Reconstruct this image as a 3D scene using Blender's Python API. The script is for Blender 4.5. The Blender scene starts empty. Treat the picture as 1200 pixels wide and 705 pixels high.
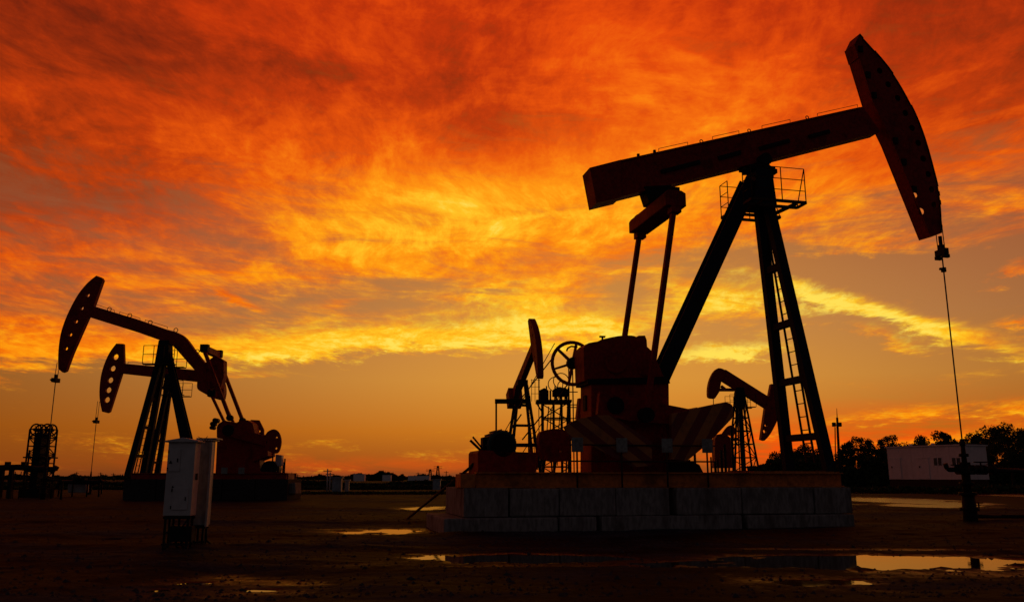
import bpy, bmesh, math, random
import numpy as np
from mathutils import Vector, Matrix

# ---------------------------------------------------------------- camera
PW, PH, FPX, HORIZON = 1200.0, 705.0, 985.0, 559.0     # photograph frame, focal length in its pixels
EYE = 1.15
PITCH = math.atan((HORIZON - PH / 2) / FPX)
scene = bpy.context.scene
C = scene.collection
cam_data = bpy.data.cameras.new('camera')
cam = bpy.data.objects.new('camera', cam_data)
C.objects.link(cam)
cam.location = (0, 0, EYE)
cam.rotation_euler = (math.pi / 2 + PITCH, 0, 0)
cam_data.sensor_width = 36.0
cam_data.lens = FPX / PW * 36.0
cam_data.clip_start, cam_data.clip_end = 0.1, 6000
scene.camera = cam

def ray(px, py):
    u, v = (px - PW / 2) / FPX, (PH / 2 - py) / FPX
    c, s = math.cos(PITCH), math.sin(PITCH)
    return Vector((u, c - v * s, s + v * c))

def angles(px, py):
    d = ray(px, py).normalized()
    return math.atan2(d.x, d.y), math.asin(d.z)

# ---------------------------------------------------------------- world: sunset sky
world = bpy.data.worlds.new('World')
scene.world = world
world.use_nodes = True
WT = world.node_tree
WT.nodes.clear()
SUN_AZ, SUN_EL = angles(705, 500)

class S:
    """a node socket (or number) with arithmetic, to write the sky as formulas"""
    tree = WT
    def __init__(self, v): self.v = v
    @staticmethod
    def op(name, *a, clamp=False):
        n = S.tree.nodes.new('ShaderNodeMath'); n.operation = name; n.use_clamp = clamp
        for i, x in enumerate(a):
            x = x.v if isinstance(x, S) else x
            if isinstance(x, (int, float)): n.inputs[i].default_value = x
            else: S.tree.links.new(x, n.inputs[i])
        return S(n.outputs[0])
    def __add__(s, o): return S.op('ADD', s, o)
    __radd__ = __add__
    def __sub__(s, o): return S.op('SUBTRACT', s, o)
    def __rsub__(s, o): return S.op('SUBTRACT', o, s)
    def __mul__(s, o): return S.op('MULTIPLY', s, o)
    __rmul__ = __mul__
    def __truediv__(s, o): return S.op('DIVIDE', s, o)
    def sat(s): return S.op('ADD', s, 0.0, clamp=True)
    def exp(s): return S.op('EXPONENT', s)

def smooth(x, lo, hi):
    n = S.tree.nodes.new('ShaderNodeMapRange'); n.interpolation_type = 'SMOOTHSTEP'
    S.tree.links.new(x.v, n.inputs[0])
    n.inputs[1].default_value, n.inputs[2].default_value = lo, hi
    n.inputs[3].default_value, n.inputs[4].default_value = 0, 1
    return S(n.outputs[0])

def combine(x, y, z=0.0):
    n = S.tree.nodes.new('ShaderNodeCombineXYZ')
    for i, q in enumerate((x, y, z)):
        q = q.v if isinstance(q, S) else q
        if isinstance(q, (int, float)): n.inputs[i].default_value = q
        else: S.tree.links.new(q, n.inputs[i])
    return n.outputs[0]

def noise(x, y, z, scale, detail=6, rough=0.55, distort=0.0):
    n = S.tree.nodes.new('ShaderNodeTexNoise')
    n.inputs['Scale'].default_value = scale; n.inputs['Detail'].default_value = detail
    n.inputs['Roughness'].default_value = rough; n.inputs['Distortion'].default_value = distort
    S.tree.links.new(combine(x, y, z), n.inputs['Vector'])
    return S(n.outputs['Fac'])

def ramp(x, stops):
    n = S.tree.nodes.new('ShaderNodeValToRGB')
    e = n.color_ramp.elements
    while len(e) < len(stops): e.new(0.5)
    for el, (p, c) in zip(e, stops):
        el.position = p; el.color = (*c, 1)
    S.tree.links.new(x.v, n.inputs[0])
    return n.outputs[0]

def mixc(f, a, b, mode='MIX'):
    n = S.tree.nodes.new('ShaderNodeMix'); n.data_type = 'RGBA'; n.blend_type = mode
    fv = f.v if isinstance(f, S) else f
    if isinstance(fv, (int, float)): n.inputs[0].default_value = fv
    else: S.tree.links.new(fv, n.inputs[0])
    for s, i in ((a, 6), (b, 7)):
        if isinstance(s, tuple): n.inputs[i].default_value = (*s, 1)
        else: S.tree.links.new(s, n.inputs[i])
    return n.outputs[2]

def lin(r, g, b):
    f = lambda c: (c / 255 / 12.92) if c <= 10 else ((c / 255 + 0.055) / 1.055) ** 2.4
    return (f(r), f(g), f(b))

tc = WT.nodes.new('ShaderNodeTexCoord')
sx = WT.nodes.new('ShaderNodeSeparateXYZ'); WT.links.new(tc.outputs['Generated'], sx.inputs[0])
dx, dy, dz = (S(sx.outputs[i]) for i in range(3))
D2R = math.pi / 180
az = S.op('ARCTAN2', dx, dy) * (1 / D2R)
el = S.op('ARCSINE', dz) * (1 / D2R)
elp = S.op('MAXIMUM', el, 0.0)
inv = 1.0 / 1.0
den = S.op('MAXIMUM', dz, 0.0) + 0.10
cx, cy = dx / den, dy / den                                   # position on the flat cloud deck

# slow domain warp so that streaks curl like real cirrus
w1 = noise(cx, cy, 0.0, 0.9, 2, 0.5) - 0.5
w2 = noise(cx, cy, 5.0, 0.9, 2, 0.5) - 0.5
wx, wy = cx + w1 * 0.55, cy + w2 * 0.55
n_big = noise(wx, wy * 0.75, 1.3, 1.4, 4, 0.55)
n_mid = noise(wx, wy * 0.62, 7.7, 5.0, 7, 0.66, 0.15)
n_fine = noise(wx, wy * 0.5, 3.1, 22.0, 5, 0.72, 0.25)
n_wisp = noise(wx * 0.9, wy * 0.8, 12.0, 2.6, 6, 0.6, 0.5)
wisp = smooth(1.0 - S.op('ABSOLUTE', n_wisp - 0.5) * 9.0, 0.0, 1.0)   # thin bright filaments
# angular coordinates for the low streaks (long and thin near the horizon)
s1 = noise(az * 0.05, el * 0.42, 2.0, 1.0, 3, 0.6, 0.4)
s2 = noise(az * 0.11, el * 0.62 + az * 0.03, 9.0, 1.0, 7, 0.68, 0.7)
azw = az + (s1 - 0.5) * 4.5
elw = el + (s2 - 0.5) * 2.2 + (n_mid - 0.5) * 2.2

def blob(px, py, rx, ry, slope=0.0, amp=1.0, raw=False):
    """a cloud mass seen in direction (px, py), half-widths in photograph pixels"""
    a0, e0 = angles(px, py)
    a1, e1 = angles(px + rx, py); a2, e2 = angles(px, py - ry)
    ra, re = abs(a1 - a0) / D2R, abs(e2 - e0) / D2R
    A, E = (az, el) if raw else (azw, elw)
    da, de = A - a0 / D2R, E - e0 / D2R
    a3, e3 = angles(px + rx, py + rx * math.tan(slope * D2R))
    de = de - da * ((e3 - e0) / (a3 - a0))
    u, v = da * (1 / ra), de * (1 / re)
    return (-1.0 * (u * u + v * v)).exp() * amp

def total(lst):
    t = None
    for b in lst:
        q = blob(*b)
        t = q if t is None else t + q
    return t

COVER = [  # px, py, rx, ry, slope (down to the right), amount of cloud
    (430, 402, 300, 17, -5, 1.10), (690, 388, 80, 15, 0, 0.8), (640, 338, 70, 26, -8, 0.55),
    (1050, 370, 150, 12, 14, 1.25), (1040, 396, 60, 10, 12, 0.7), (855, 410, 70, 10, -3, 0.95), (850, 345, 70, 14, 8, 0.5),
    (1190, 316, 40, 10, -12, 1.0), (1195, 378, 30, 7, 0, 0.8), (930, 445, 130, 6, 4, 0.35), (1080, 482, 150, 10, -6, 0.75),
    (1100, 512, 160, 12, -3, 0.4),
    (275, 353, 30, 6, 28, 0.7), (400, 358, 50, 8, -12, 0.5), (560, 336, 50, 8, -10, 0.45), (330, 457, 150, 4, 0, 0.3),
    (60, 405, 120, 26, 0, 0.45), (280, 440, 60, 6, -4, 0.6),
    (480, 345, 170, 24, -5, -0.55), (1010, 315, 190, 22, 0, -0.9), (560, 455, 460, 30, 0, -0.5), (150, 455, 170, 18, 0, -0.3),
    (740, 345, 40, 26, 0, -0.35), (60, 205, 120, 36, 6, -0.35), (150, 262, 290, 66, -6, -0.62),
]
HEAT = [   # brightness of the lit cloud
    (570, 240, 220, 56, -6, 0.34), (430, 402, 280, 24, -5, 0.28), (690, 386, 110, 24, 0, 0.16),
    (1050, 374, 150, 22, 14, 0.36), (855, 408, 90, 20, -3, 0.30), (770, 90, 130, 70, 12, 0.16), (170, 145, 200, 28, 8, 0.10),
    (630, 345, 100, 30, -8, 0.15), (1000, 235, 200, 40, -4, 0.14), (340, 330, 200, 60, 0, 0.08), (860, 335, 120, 50, 0, 0.2),
    (260, 68, 300, 34, 6, -0.12), (560, 145, 80, 60, 35, -0.10), (90, 240, 170, 60, -8, -0.15), (1180, 30, 240, 150, 0, -0.15),
    (0, 40, 280, 170, 0, -0.18), (560, 40, 120, 30, 0, -0.08), (50, 200, 220, 110, 0, -0.12),
]
cover_bias = total(COVER)
heat_bias = total(HEAT)
saz = SUN_AZ / D2R
daz = S.op('ABSOLUTE', S.op('WRAP', az - saz, 180.0, -180.0))
side = smooth(daz, 8.0, 54.0)                                # away from the sunset
back = smooth(daz, 42.0, 105.0)
high = smooth(el, 30.0, 62.0)

# clear sky: physically based base with dusk colouring of the dusty air
sky = WT.nodes.new('ShaderNodeTexSky'); sky.sky_type = 'NISHITA'; sky.sun_disc = False
sky.sun_elevation = math.radians(1.5); sky.sun_rotation = SUN_AZ
sky.dust_density = 6.0; sky.air_density = 1.5; sky.ozone_density = 1.0
clear = ramp(elp * (1 / 40.0), [
    (0.000, lin(112, 56, 32)), (0.018, lin(156, 76, 24)), (0.075, lin(188, 102, 24)), (0.16, lin(188, 124, 58)),
    (0.25, lin(172, 114, 70)), (0.40, lin(154, 88, 60)), (0.58, lin(164, 84, 24)), (0.78, lin(150, 56, 10)), (1.0, lin(110, 36, 10))])
sun_glow = (-1.0 * ((daz * (1 / 19.0)) * (daz * (1 / 19.0)))).exp() * (-1.0 * (elp * (1 / 24.0))).exp()
clear = mixc(side * 0.75, clear, mixc(smooth(el, 5.0, 15.0), lin(112, 56, 12), lin(142, 62, 24)))
clear = mixc(sun_glow * 0.50 * smooth(el, -1.0, 8.0), clear, lin(255, 178, 52))
# red afterglow low on the horizon
glow_red = (blob(850, 530, 170, 36, 0, 0.95, True) + blob(1100, 518, 200, 36, 0, 0.85, True) + blob(450, 545, 230, 10, 0, 0.45, True)) * smooth(s2, 0.30, 0.62)
clear = mixc(glow_red.sat(), clear, lin(244, 84, 10))

# cloud cover and heat
edge = el - (10.8 + az * 0.12)
deck = smooth(edge + (s2 - 0.5) * 6.0, -5.0, 9.0)
cov = deck * 1.05 + cover_bias + (n_mid - 0.5) * 0.9 + (n_big - 0.5) * 0.8 + (s2 - 0.5) * 1.7 + (n_fine - 0.5) * 0.5 + wisp * deck * 0.22 - 0.10
cover = smooth(cov, -0.08, 0.92)
heat = (0.76 - elp * 0.0135) + heat_bias - side * 0.13 - high * 0.2 \
     + (n_mid - 0.5) * 0.40 + (n_big - 0.5) * 0.24 + (n_fine - 0.5) * 0.36 + wisp * 0.10 - 0.03 + (s2 - 0.5) * 0.22
cloud = ramp(heat.sat(), [
    (0.00, lin(112, 36, 8)), (0.16, lin(150, 48, 6)), (0.32, lin(192, 62, 4)), (0.48, lin(228, 88, 4)),
    (0.62, lin(246, 120, 8)), (0.76, lin(255, 156, 14)), (0.90, lin(255, 196, 36)), (1.0, lin(255, 222, 84))])
red = smooth(el, 15.0, 33.0)
cloud = mixc(red * 0.78, cloud, mixc(1.0, cloud, (1.0, 0.55, 0.5), 'MULTIPLY'))
col = mixc(cover, clear, cloud)
# the sky away from the sunset and overhead has gone to dusk
dusk = mixc(smooth(el, 0.0, 50.0), lin(50, 52, 58), lin(32, 35, 42))
fade = (back + high * 0.9 - back * high * 0.9).sat()
col = mixc(fade * 0.97, col, dusk)
ns = WT.nodes.new('ShaderNodeMix'); ns.data_type = 'RGBA'; ns.blend_type = 'ADD'
WT.links.new(col, ns.inputs[6]); WT.links.new(sky.outputs[0], ns.inputs[7]); ns.inputs[0].default_value = 0.004
bg = WT.nodes.new('ShaderNodeBackground'); bg.inputs[1].default_value = 1.0
WT.links.new(ns.outputs[2], bg.inputs[0])
wo = WT.nodes.new('ShaderNodeOutputWorld'); WT.links.new(bg.outputs[0], wo.inputs[0])
world.cycles.sampling_method = 'MANUAL'; world.cycles.sample_map_resolution = 256

# ---------------------------------------------------------------- sun, just above the horizon behind cloud
sun_data = bpy.data.lights.new('sun', 'SUN'); sun_data.energy = 0.10; sun_data.angle = math.radians(12); sun_data.color = (1.0, 0.50, 0.20)
sun = bpy.data.objects.new('sun', sun_data); C.objects.link(sun)
sd = Vector((math.sin(SUN_AZ) * math.cos(SUN_EL), math.cos(SUN_AZ) * math.cos(SUN_EL), math.sin(SUN_EL)))
sun.rotation_euler = (-sd).to_track_quat('-Z', 'Y').to_euler()
scene.view_settings.view_transform = 'Standard'; scene.view_settings.look = 'None'
scene.view_settings.exposure = 0.0; scene.view_settings.gamma = 1.0; scene.view_settings.use_curve_mapping = False
scene.cycles.use_denoising = True

# ---------------------------------------------------------------- helpers
from mathutils.geometry import tessellate_polygon
rng = random.Random(7)

class MB:
    """collects simple solids and links them as one mesh object"""
    def __init__(s): s.v, s.f, s.sm = [], [], []
    def add(s, vs, fs, smooth=False):
        o = len(s.v); s.v += [tuple(p) for p in vs]
        s.f += [tuple(i + o for i in f) for f in fs]; s.sm += [smooth] * len(fs)
        return s
    def box(s, x0, x1, y0, y1, z0, z1):
        vs = [(x, y, z) for z in (z0, z1) for y in (y0, y1) for x in (x0, x1)]
        return s.add(vs, [(0, 2, 3, 1), (4, 5, 7, 6), (0, 1, 5, 4), (2, 6, 7, 3), (0, 4, 6, 2), (1, 3, 7, 5)])
    def bar(s, p, q, w, h=None, up=(0, 0, 1), w2=None, h2=None):
        """rectangular bar from p to q: w across, h along up"""
        p, q, up = Vector(p), Vector(q), Vector(up); h = h or w
        d = (q - p).normalized(); a = d.cross(up)
        if a.length < 1e-4: a = d.cross(Vector((1, 0, 0)))
        a.normalize(); b = a.cross(d)
        vs = []
        for c, ww, hh in ((p, w, h), (q, w2 or w, h2 or h)):
            for i, j in ((-1, -1), (1, -1), (1, 1), (-1, 1)): vs.append(c + a * (i * ww / 2) + b * (j * hh / 2))
        return s.add(vs, [(0, 1, 2, 3), (7, 6, 5, 4), (0, 4, 5, 1), (1, 5, 6, 2), (2, 6, 7, 3), (3, 7, 4, 0)])
    def hbeam(s, p, q, w, h, t, up):
        """H section: flanges w wide, section height h along up"""
        p, q, u = Vector(p), Vector(q), Vector(up)
        d = (q - p).normalized(); a = d.cross(u).normalized(); b = a.cross(d)
        s.bar(p + b * (h - t) / 2, q + b * (h - t) / 2, w, t, up); s.bar(p - b * (h - t) / 2, q - b * (h - t) / 2, w, t, up)
        return s.bar(p, q, t, h - 2 * t, up)
    def tube(s, p, q, r, r2=None, n=8):
        p, q = Vector(p), Vector(q); r2 = r if r2 is None else r2
        d = (q - p).normalized(); a = d.orthogonal().normalized(); b = d.cross(a)
        vs = [c + (a * math.cos(k * 2 * math.pi / n) + b * math.sin(k * 2 * math.pi / n)) * rr for c, rr in ((p, r), (q, r2)) for k in range(n)]
        s.add(vs, [(k, (k + 1) % n, n + (k + 1) % n, n + k) for k in range(n)], True)
        o = len(s.v) - 2 * n
        s.f += [tuple(o + k for k in reversed(range(n))), tuple(o + n + k for k in range(n))]; s.sm += [False, False]
        return s
    def path(s, pts, r, n=6):
        for a, b in zip(pts, pts[1:]): s.tube(a, b, r, r, n)
        return s
    def ring(s, c, axis, R, r, n=28, m=6, a0=0, a1=2 * math.pi):
        """torus piece round axis"""
        c, axis = Vector(c), Vector(axis).normalized(); a = axis.orthogonal().normalized(); b = axis.cross(a)
        full = abs(a1 - a0 - 2 * math.pi) < 1e-6; nn = n if full else n + 1; vs = []
        for i in range(nn):
            t = a0 + (a1 - a0) * i / n; e = a * math.cos(t) + b * math.sin(t)
            for j in range(m):
                u = j * 2 * math.pi / m; vs.append(c + e * (R + r * math.cos(u)) + axis * (r * math.sin(u)))
        fs = [(i * m + j, ((i + 1) % nn) * m + j, ((i + 1) % nn) * m + (j + 1) % m, i * m + (j + 1) % m) for i in range(n) for j in range(m)]
        return s.add(vs, fs, True)
    def prism(s, poly, y0, y1, holes=()):
        """outline in the x-z plane, from y0 to y1, with through holes"""
        loops = [[Vector((x, 0, z)) for x, z in poly]] + [[Vector((x, 0, z)) for x, z in h] for h in holes]
        flat = [p for l in loops for p in l]; n = len(flat)
        tris = tessellate_polygon(loops)
        o = len(s.v)
        s.v += [(p.x, y0, p.z) for p in flat] + [(p.x, y1, p.z) for p in flat]
        for t in tris:
            a, b, c = (flat[i] for i in t)
            ccw = (b - a).cross(c - a).y
            t = t if ccw < 0 else tuple(reversed(t))
            s.f += [tuple(o + i for i in t), tuple(o + n + i for i in reversed(t))]; s.sm += [False, False]
        k = 0
        for l in loops:
            m = len(l)
            for i in range(m):
                j = (i + 1) % m
                s.f.append((o + k + i, o + k + j, o + n + k + j, o + n + k + i)); s.sm.append(False)
            k += m
        return s
    def blob(s, c, r, sq=(1, 1, 1), seed=0, rough=0.2):
        bm = bmesh.new(); bmesh.ops.create_icosphere(bm, subdivisions=1, radius=1)
        q = random.Random(seed)
        vs = [Vector(c) + Vector((p.co.x * sq[0], p.co.y * sq[1], p.co.z * sq[2])) * r * (1 + q.uniform(-rough, rough)) for p in bm.verts]
        s.add(vs, [tuple(x.index for x in f.verts) for f in bm.faces], True); bm.free(); return s
    def mesh(s, name, mat):
        me = bpy.data.meshes.new(name); me.from_pydata(s.v, [], s.f)
        me.polygons.foreach_set('use_smooth', s.sm)
        bm = bmesh.new(); bm.from_mesh(me); bmesh.ops.recalc_face_normals(bm, faces=bm.faces); bm.to_mesh(me); bm.free()
        me.materials.append(mat); return me
    def make(s, name, mat, parent=None, bevel=0.0):
        o = bpy.data.objects.new(name, s.mesh(name, mat)); C.objects.link(o); o.parent = parent
        if bevel:
            m = o.modifiers.new('edge', 'BEVEL'); m.width = bevel; m.segments = 2; m.limit_method = 'ANGLE'
        return o

def inst(name, mesh, parent, loc=(0, 0, 0), rot=(0, 0, 0), scale=(1, 1, 1)):
    o = bpy.data.objects.new(name, mesh); C.objects.link(o); o.parent = parent
    o.location = loc; o.rotation_euler = rot; o.scale = scale
    return o

def tag(o, label, cat, group=None, kind=None):
    o['label'] = label; o['category'] = cat
    if group: o['group'] = group
    if kind: o['kind'] = kind
    return o

def empty(name, loc=(0, 0, 0), rz=0.0):
    o = bpy.data.objects.new(name, None); C.objects.link(o); o.location = loc; o.rotation_euler = (0, 0, rz); o.empty_display_size = 0.3
    return o

def copy_tree(o, parent=None):
    c = o.copy(); C.objects.link(c); c.parent = parent
    for ch in list(o.children): copy_tree(ch, c)
    return c

EYEV = Vector((0, 0, EYE))
def ground_at(px, py, z=0.0):
    d = ray(px, py); return EYEV + d * ((z - EYE) / d.z)
def at_depth(px, py, y):
    d = ray(px, py); return EYEV + d * (y / d.y)

class Frame:
    """a vertical plane through a machine, used to survey its outline: x along the beam, y away from us, z up"""
    def __init__(s, origin, deg):
        s.o = Vector((origin[0], origin[1], 0)); s.a = math.radians(deg)
        s.X = Vector((math.cos(s.a), math.sin(s.a), 0)); s.Y = Vector((-math.sin(s.a), math.cos(s.a), 0))
    def p(s, px, py, t=0.0):
        d = ray(px, py); c = EYEV - s.o; k = (t - c.dot(s.Y)) / d.dot(s.Y); q = c + d * k
        return Vector((q.dot(s.X), t, q.z))
    def xz(s, pts, t=0.0): return [(v.x, v.z) for v in (s.p(a, b, t) for a, b in pts)]
    def empty(s, name): return empty(name, s.o, s.a)

def curve(pts, n=5):
    """Catmull-Rom through points"""
    out = []; q = [pts[0]] + list(pts) + [pts[-1]]
    for i in range(1, len(q) - 2):
        for k in range(n):
            t = k / n; r = []
            for c in range(2):
                a, b, d, e = q[i - 1][c], q[i][c], q[i + 1][c], q[i + 2][c]
                r.append(0.5 * (2 * b + (d - a) * t + (2 * a - 5 * b + 4 * d - e) * t * t + (3 * b - a - 3 * d + e) * t ** 3))
            out.append(tuple(r))
    return out + [tuple(pts[-1])]

def disc(x, z, r, n=12, rz=None):
    return [(x + r * math.cos(k * 2 * math.pi / n), z + (rz or r) * math.sin(k * 2 * math.pi / n)) for k in range(n)]

# ---------------------------------------------------------------- materials
def material(name, col, rough=0.6, metal=0.0, spec=0.4, dirt=None, dirt_amt=0.4, scale=3.0, stretch=1.0, bump=0.0, bump_scale=30.0, var=0.25):
    m = bpy.data.materials.new(name); m.use_nodes = True
    t = m.node_tree; S.tree = t
    b = t.nodes['Principled BSDF']
    b.inputs['Roughness'].default_value = rough; b.inputs['Metallic'].default_value = metal
    b.inputs['Specular IOR Level'].default_value = spec
    c = t.nodes.new('ShaderNodeTexCoord'); sp = t.nodes.new('ShaderNodeSeparateXYZ'); t.links.new(c.outputs['Object'], sp.inputs[0])
    x, y, z = (S(sp.outputs[i]) for i in range(3))
    n1 = noise(x, y, z * stretch, scale, 5, 0.62)
    n2 = noise(x, y, z * stretch, scale * 6, 3, 0.6)
    dark = tuple(k * (1 - var) for k in col); lite = tuple(min(1, k * (1 + var)) for k in col)
    base = mixc(smooth(n2, 0.3, 0.7), dark, lite)
    if dirt: base = mixc(smooth(n1, 0.5 - 0.02, 0.72) * dirt_amt, base, dirt)
    t.links.new(base, b.inputs['Base Color'])
    r = (n1 - 0.5) * 0.3 + rough
    t.links.new(r.sat().v, b.inputs['Roughness'])
    if bump:
        nb = noise(x, y, z * stretch, bump_scale, 4, 0.6)
        bp = t.nodes.new('ShaderNodeBump'); bp.inputs['Strength'].default_value = bump; bp.inputs['Distance'].default_value = 0.02
        t.links.new(nb.v, bp.inputs['Height']); t.links.new(bp.outputs[0], b.inputs['Normal'])
    m['tree'] = 1
    return m

def striped(name, ca, cb, period, slope):
    m = material(name, ca, 0.6)
    t = m.node_tree; S.tree = t; b = t.nodes['Principled BSDF']
    c = t.nodes.new('ShaderNodeTexCoord'); sp = t.nodes.new('ShaderNodeSeparateXYZ'); t.links.new(c.outputs['Object'], sp.inputs[0])
    x, y, z = (S(sp.outputs[i]) for i in range(3))
    u = S.op('FRACT', (x + z * slope) * (1 / period))
    f = smooth(u, 0.46, 0.50) * (1.0 - smooth(u, 0.96, 1.0))
    n1 = noise(x, y, z, 5, 4, 0.6)
    base = mixc(f, ca, cb); base = mixc(smooth(n1, 0.45, 0.75) * 0.5, base, (0.05, 0.03, 0.02))
    t.links.new(base, b.inputs['Base Color'])
    return m

RUST = (0.07, 0.03, 0.015)
M_red = material('red_paint', (0.30, 0.020, 0.011), 0.65, spec=0.15, dirt=(0.05, 0.011, 0.008), dirt_amt=0.6, scale=2.0, bump=0.15)
M_dark = material('dark_blue_paint', (0.018, 0.022, 0.030), 0.75, spec=0.1, dirt=(0.03, 0.018, 0.012), dirt_amt=0.5, scale=2.5, bump=0.15)
M_orange = material('orange_paint', (0.58, 0.18, 0.035), 0.7, spec=0.15, dirt=(0.08, 0.03, 0.015), dirt_amt=0.7, scale=1.6, bump=0.2)
M_black = material('greasy_steel', (0.018, 0.016, 0.015), 0.7, spec=0.12, dirt=(0.04, 0.018, 0.01), dirt_amt=0.5, scale=4.0, bump=0.2)
M_rail = material('railing_paint', (0.05, 0.024, 0.012), 0.7, spec=0.15, dirt=RUST, dirt_amt=0.6)
M_rope = material('wire_rope', (0.06, 0.05, 0.045), 0.5)
M_white = material('white_enamel', (0.72, 0.70, 0.66), 0.5, dirt=(0.35, 0.25, 0.16), dirt_amt=0.35, scale=2.0, stretch=0.4)
M_whited = material('aged_white_steel', (0.50, 0.49, 0.45), 0.55, spec=0.25, dirt=(0.22, 0.15, 0.10), dirt_amt=0.35, scale=1.3, stretch=0.7, var=0.08, bump=0.1)
M_teal = material('grey_green_steel', (0.30, 0.35, 0.35), 0.6, spec=0.2, dirt=(0.14, 0.09, 0.05), dirt_amt=0.4, scale=2.0, stretch=0.35)
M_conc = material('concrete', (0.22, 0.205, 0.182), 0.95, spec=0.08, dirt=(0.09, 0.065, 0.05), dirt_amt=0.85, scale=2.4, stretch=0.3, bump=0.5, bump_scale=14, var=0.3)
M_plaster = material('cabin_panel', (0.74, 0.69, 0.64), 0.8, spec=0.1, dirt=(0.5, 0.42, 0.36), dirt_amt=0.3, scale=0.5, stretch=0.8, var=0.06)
M_concd = material('dark_concrete', (0.045, 0.04, 0.035), 0.95, spec=0.08, dirt=(0.03, 0.022, 0.018), dirt_amt=0.8, scale=2.0, bump=0.4)  # concrete in a much darker base tone, for the far foundations and slabs
M_plate = material('grey_sign_plate', (0.24, 0.25, 0.22), 0.7, spec=0.1, dirt=(0.1, 0.07, 0.05), dirt_amt=0.4)  # white plates toned down to a grey base colour
M_glass = material('dark_glass', (0.02, 0.02, 0.022), 0.15, spec=0.5)
M_brick = material('brick_footing', (0.05, 0.026, 0.018), 0.9, spec=0.1, dirt=(0.05, 0.03, 0.02), dirt_amt=0.6)
M_bark = material('bark', (0.05, 0.036, 0.025), 0.9, spec=0.1)
M_leaf = material('foliage', (0.045, 0.06, 0.022), 0.8, spec=0.1, var=0.45, scale=0.8)
M_stripeR = striped('warning_stripes_rising', (0.20, 0.016, 0.009), (0.46, 0.15, 0.025), 0.52, -0.62)
M_stripeL = striped('warning_stripes_falling', (0.20, 0.016, 0.009), (0.46, 0.15, 0.025), 0.62, 1.35)
M_green = material('motor_green', (0.02, 0.06, 0.05), 0.5, dirt=RUST, dirt_amt=0.4)

# ---------------------------------------------------------------- ground, puddles
def vnoise(x, y, seed):
    """smooth value noise on numpy arrays"""
    xi, yi = np.floor(x).astype(np.int64), np.floor(y).astype(np.int64); fx, fy = x - xi, y - yi
    fx, fy = fx * fx * (3 - 2 * fx), fy * fy * (3 - 2 * fy)
    def h(a, b):
        n = (a * 374761393 + b * 668265263 + seed * 974711) & 0x7fffffff
        n = ((n ^ (n >> 13)) * 1274126177) & 0x7fffffff
        return ((n ^ (n >> 16)) & 0xffff) / 65535.0
    return (h(xi, yi) * (1 - fx) + h(xi + 1, yi) * fx) * (1 - fy) + (h(xi, yi + 1) * (1 - fx) + h(xi + 1, yi + 1) * fx) * fy

PUDDLES = [  # x0, x1, y0, y1 of the water in the photograph, label
    (398, 497, 618, 623, 'bright puddle at the foot of the leaning pipe'),
    (474, 530, 592, 596.5, 'small bright puddle behind the end of the concrete foundation'),
    (985, 1112, 581, 590, 'long bright puddle between the concrete foundation and the wellhead'),
    (1035, 1145, 589, 593.5, 'thin strip of water just before the wellhead pipes'),
    (800, 1230, 648, 668, 'wide foreground puddle mirroring yellow sky and the foundation'),
    (172, 196, 686, 690.5, 'small bright puddle in the mud below the white cabinets'),
    (284, 322, 687, 689.5, 'thin bright puddle in the foreground mud'),
    (482, 720, 646, 657, 'dark shallow puddle along the front of the foundation'),
    (1140, 1215, 576, 583, 'pale strip of water behind the wellhead pipes'),
    (122, 148, 630, 632, 'tiny gleaming puddle beside the white cabinets'),
    (215, 245, 679, 682, 'narrow gleaming puddle near the legs of the white cabinets'),
    (900, 1010, 676, 682, 'faint sliver of water in front of the wide puddle'),
]
WATER = -0.035
pud = []
for x0, x1, y0, y1, lab in PUDDLES:
    a, b, c = ground_at((x0 + x1) / 2, y1), ground_at((x0 + x1) / 2, y0), ground_at(x1, (y0 + y1) / 2)
    d = ground_at(x0, (y0 + y1) / 2)
    pud.append((((d.x + c.x) / 2), (a.y + b.y) / 2, abs(c.x - d.x) / 2, max(0.1, abs(b.y - a.y) / 2), lab))

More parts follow.
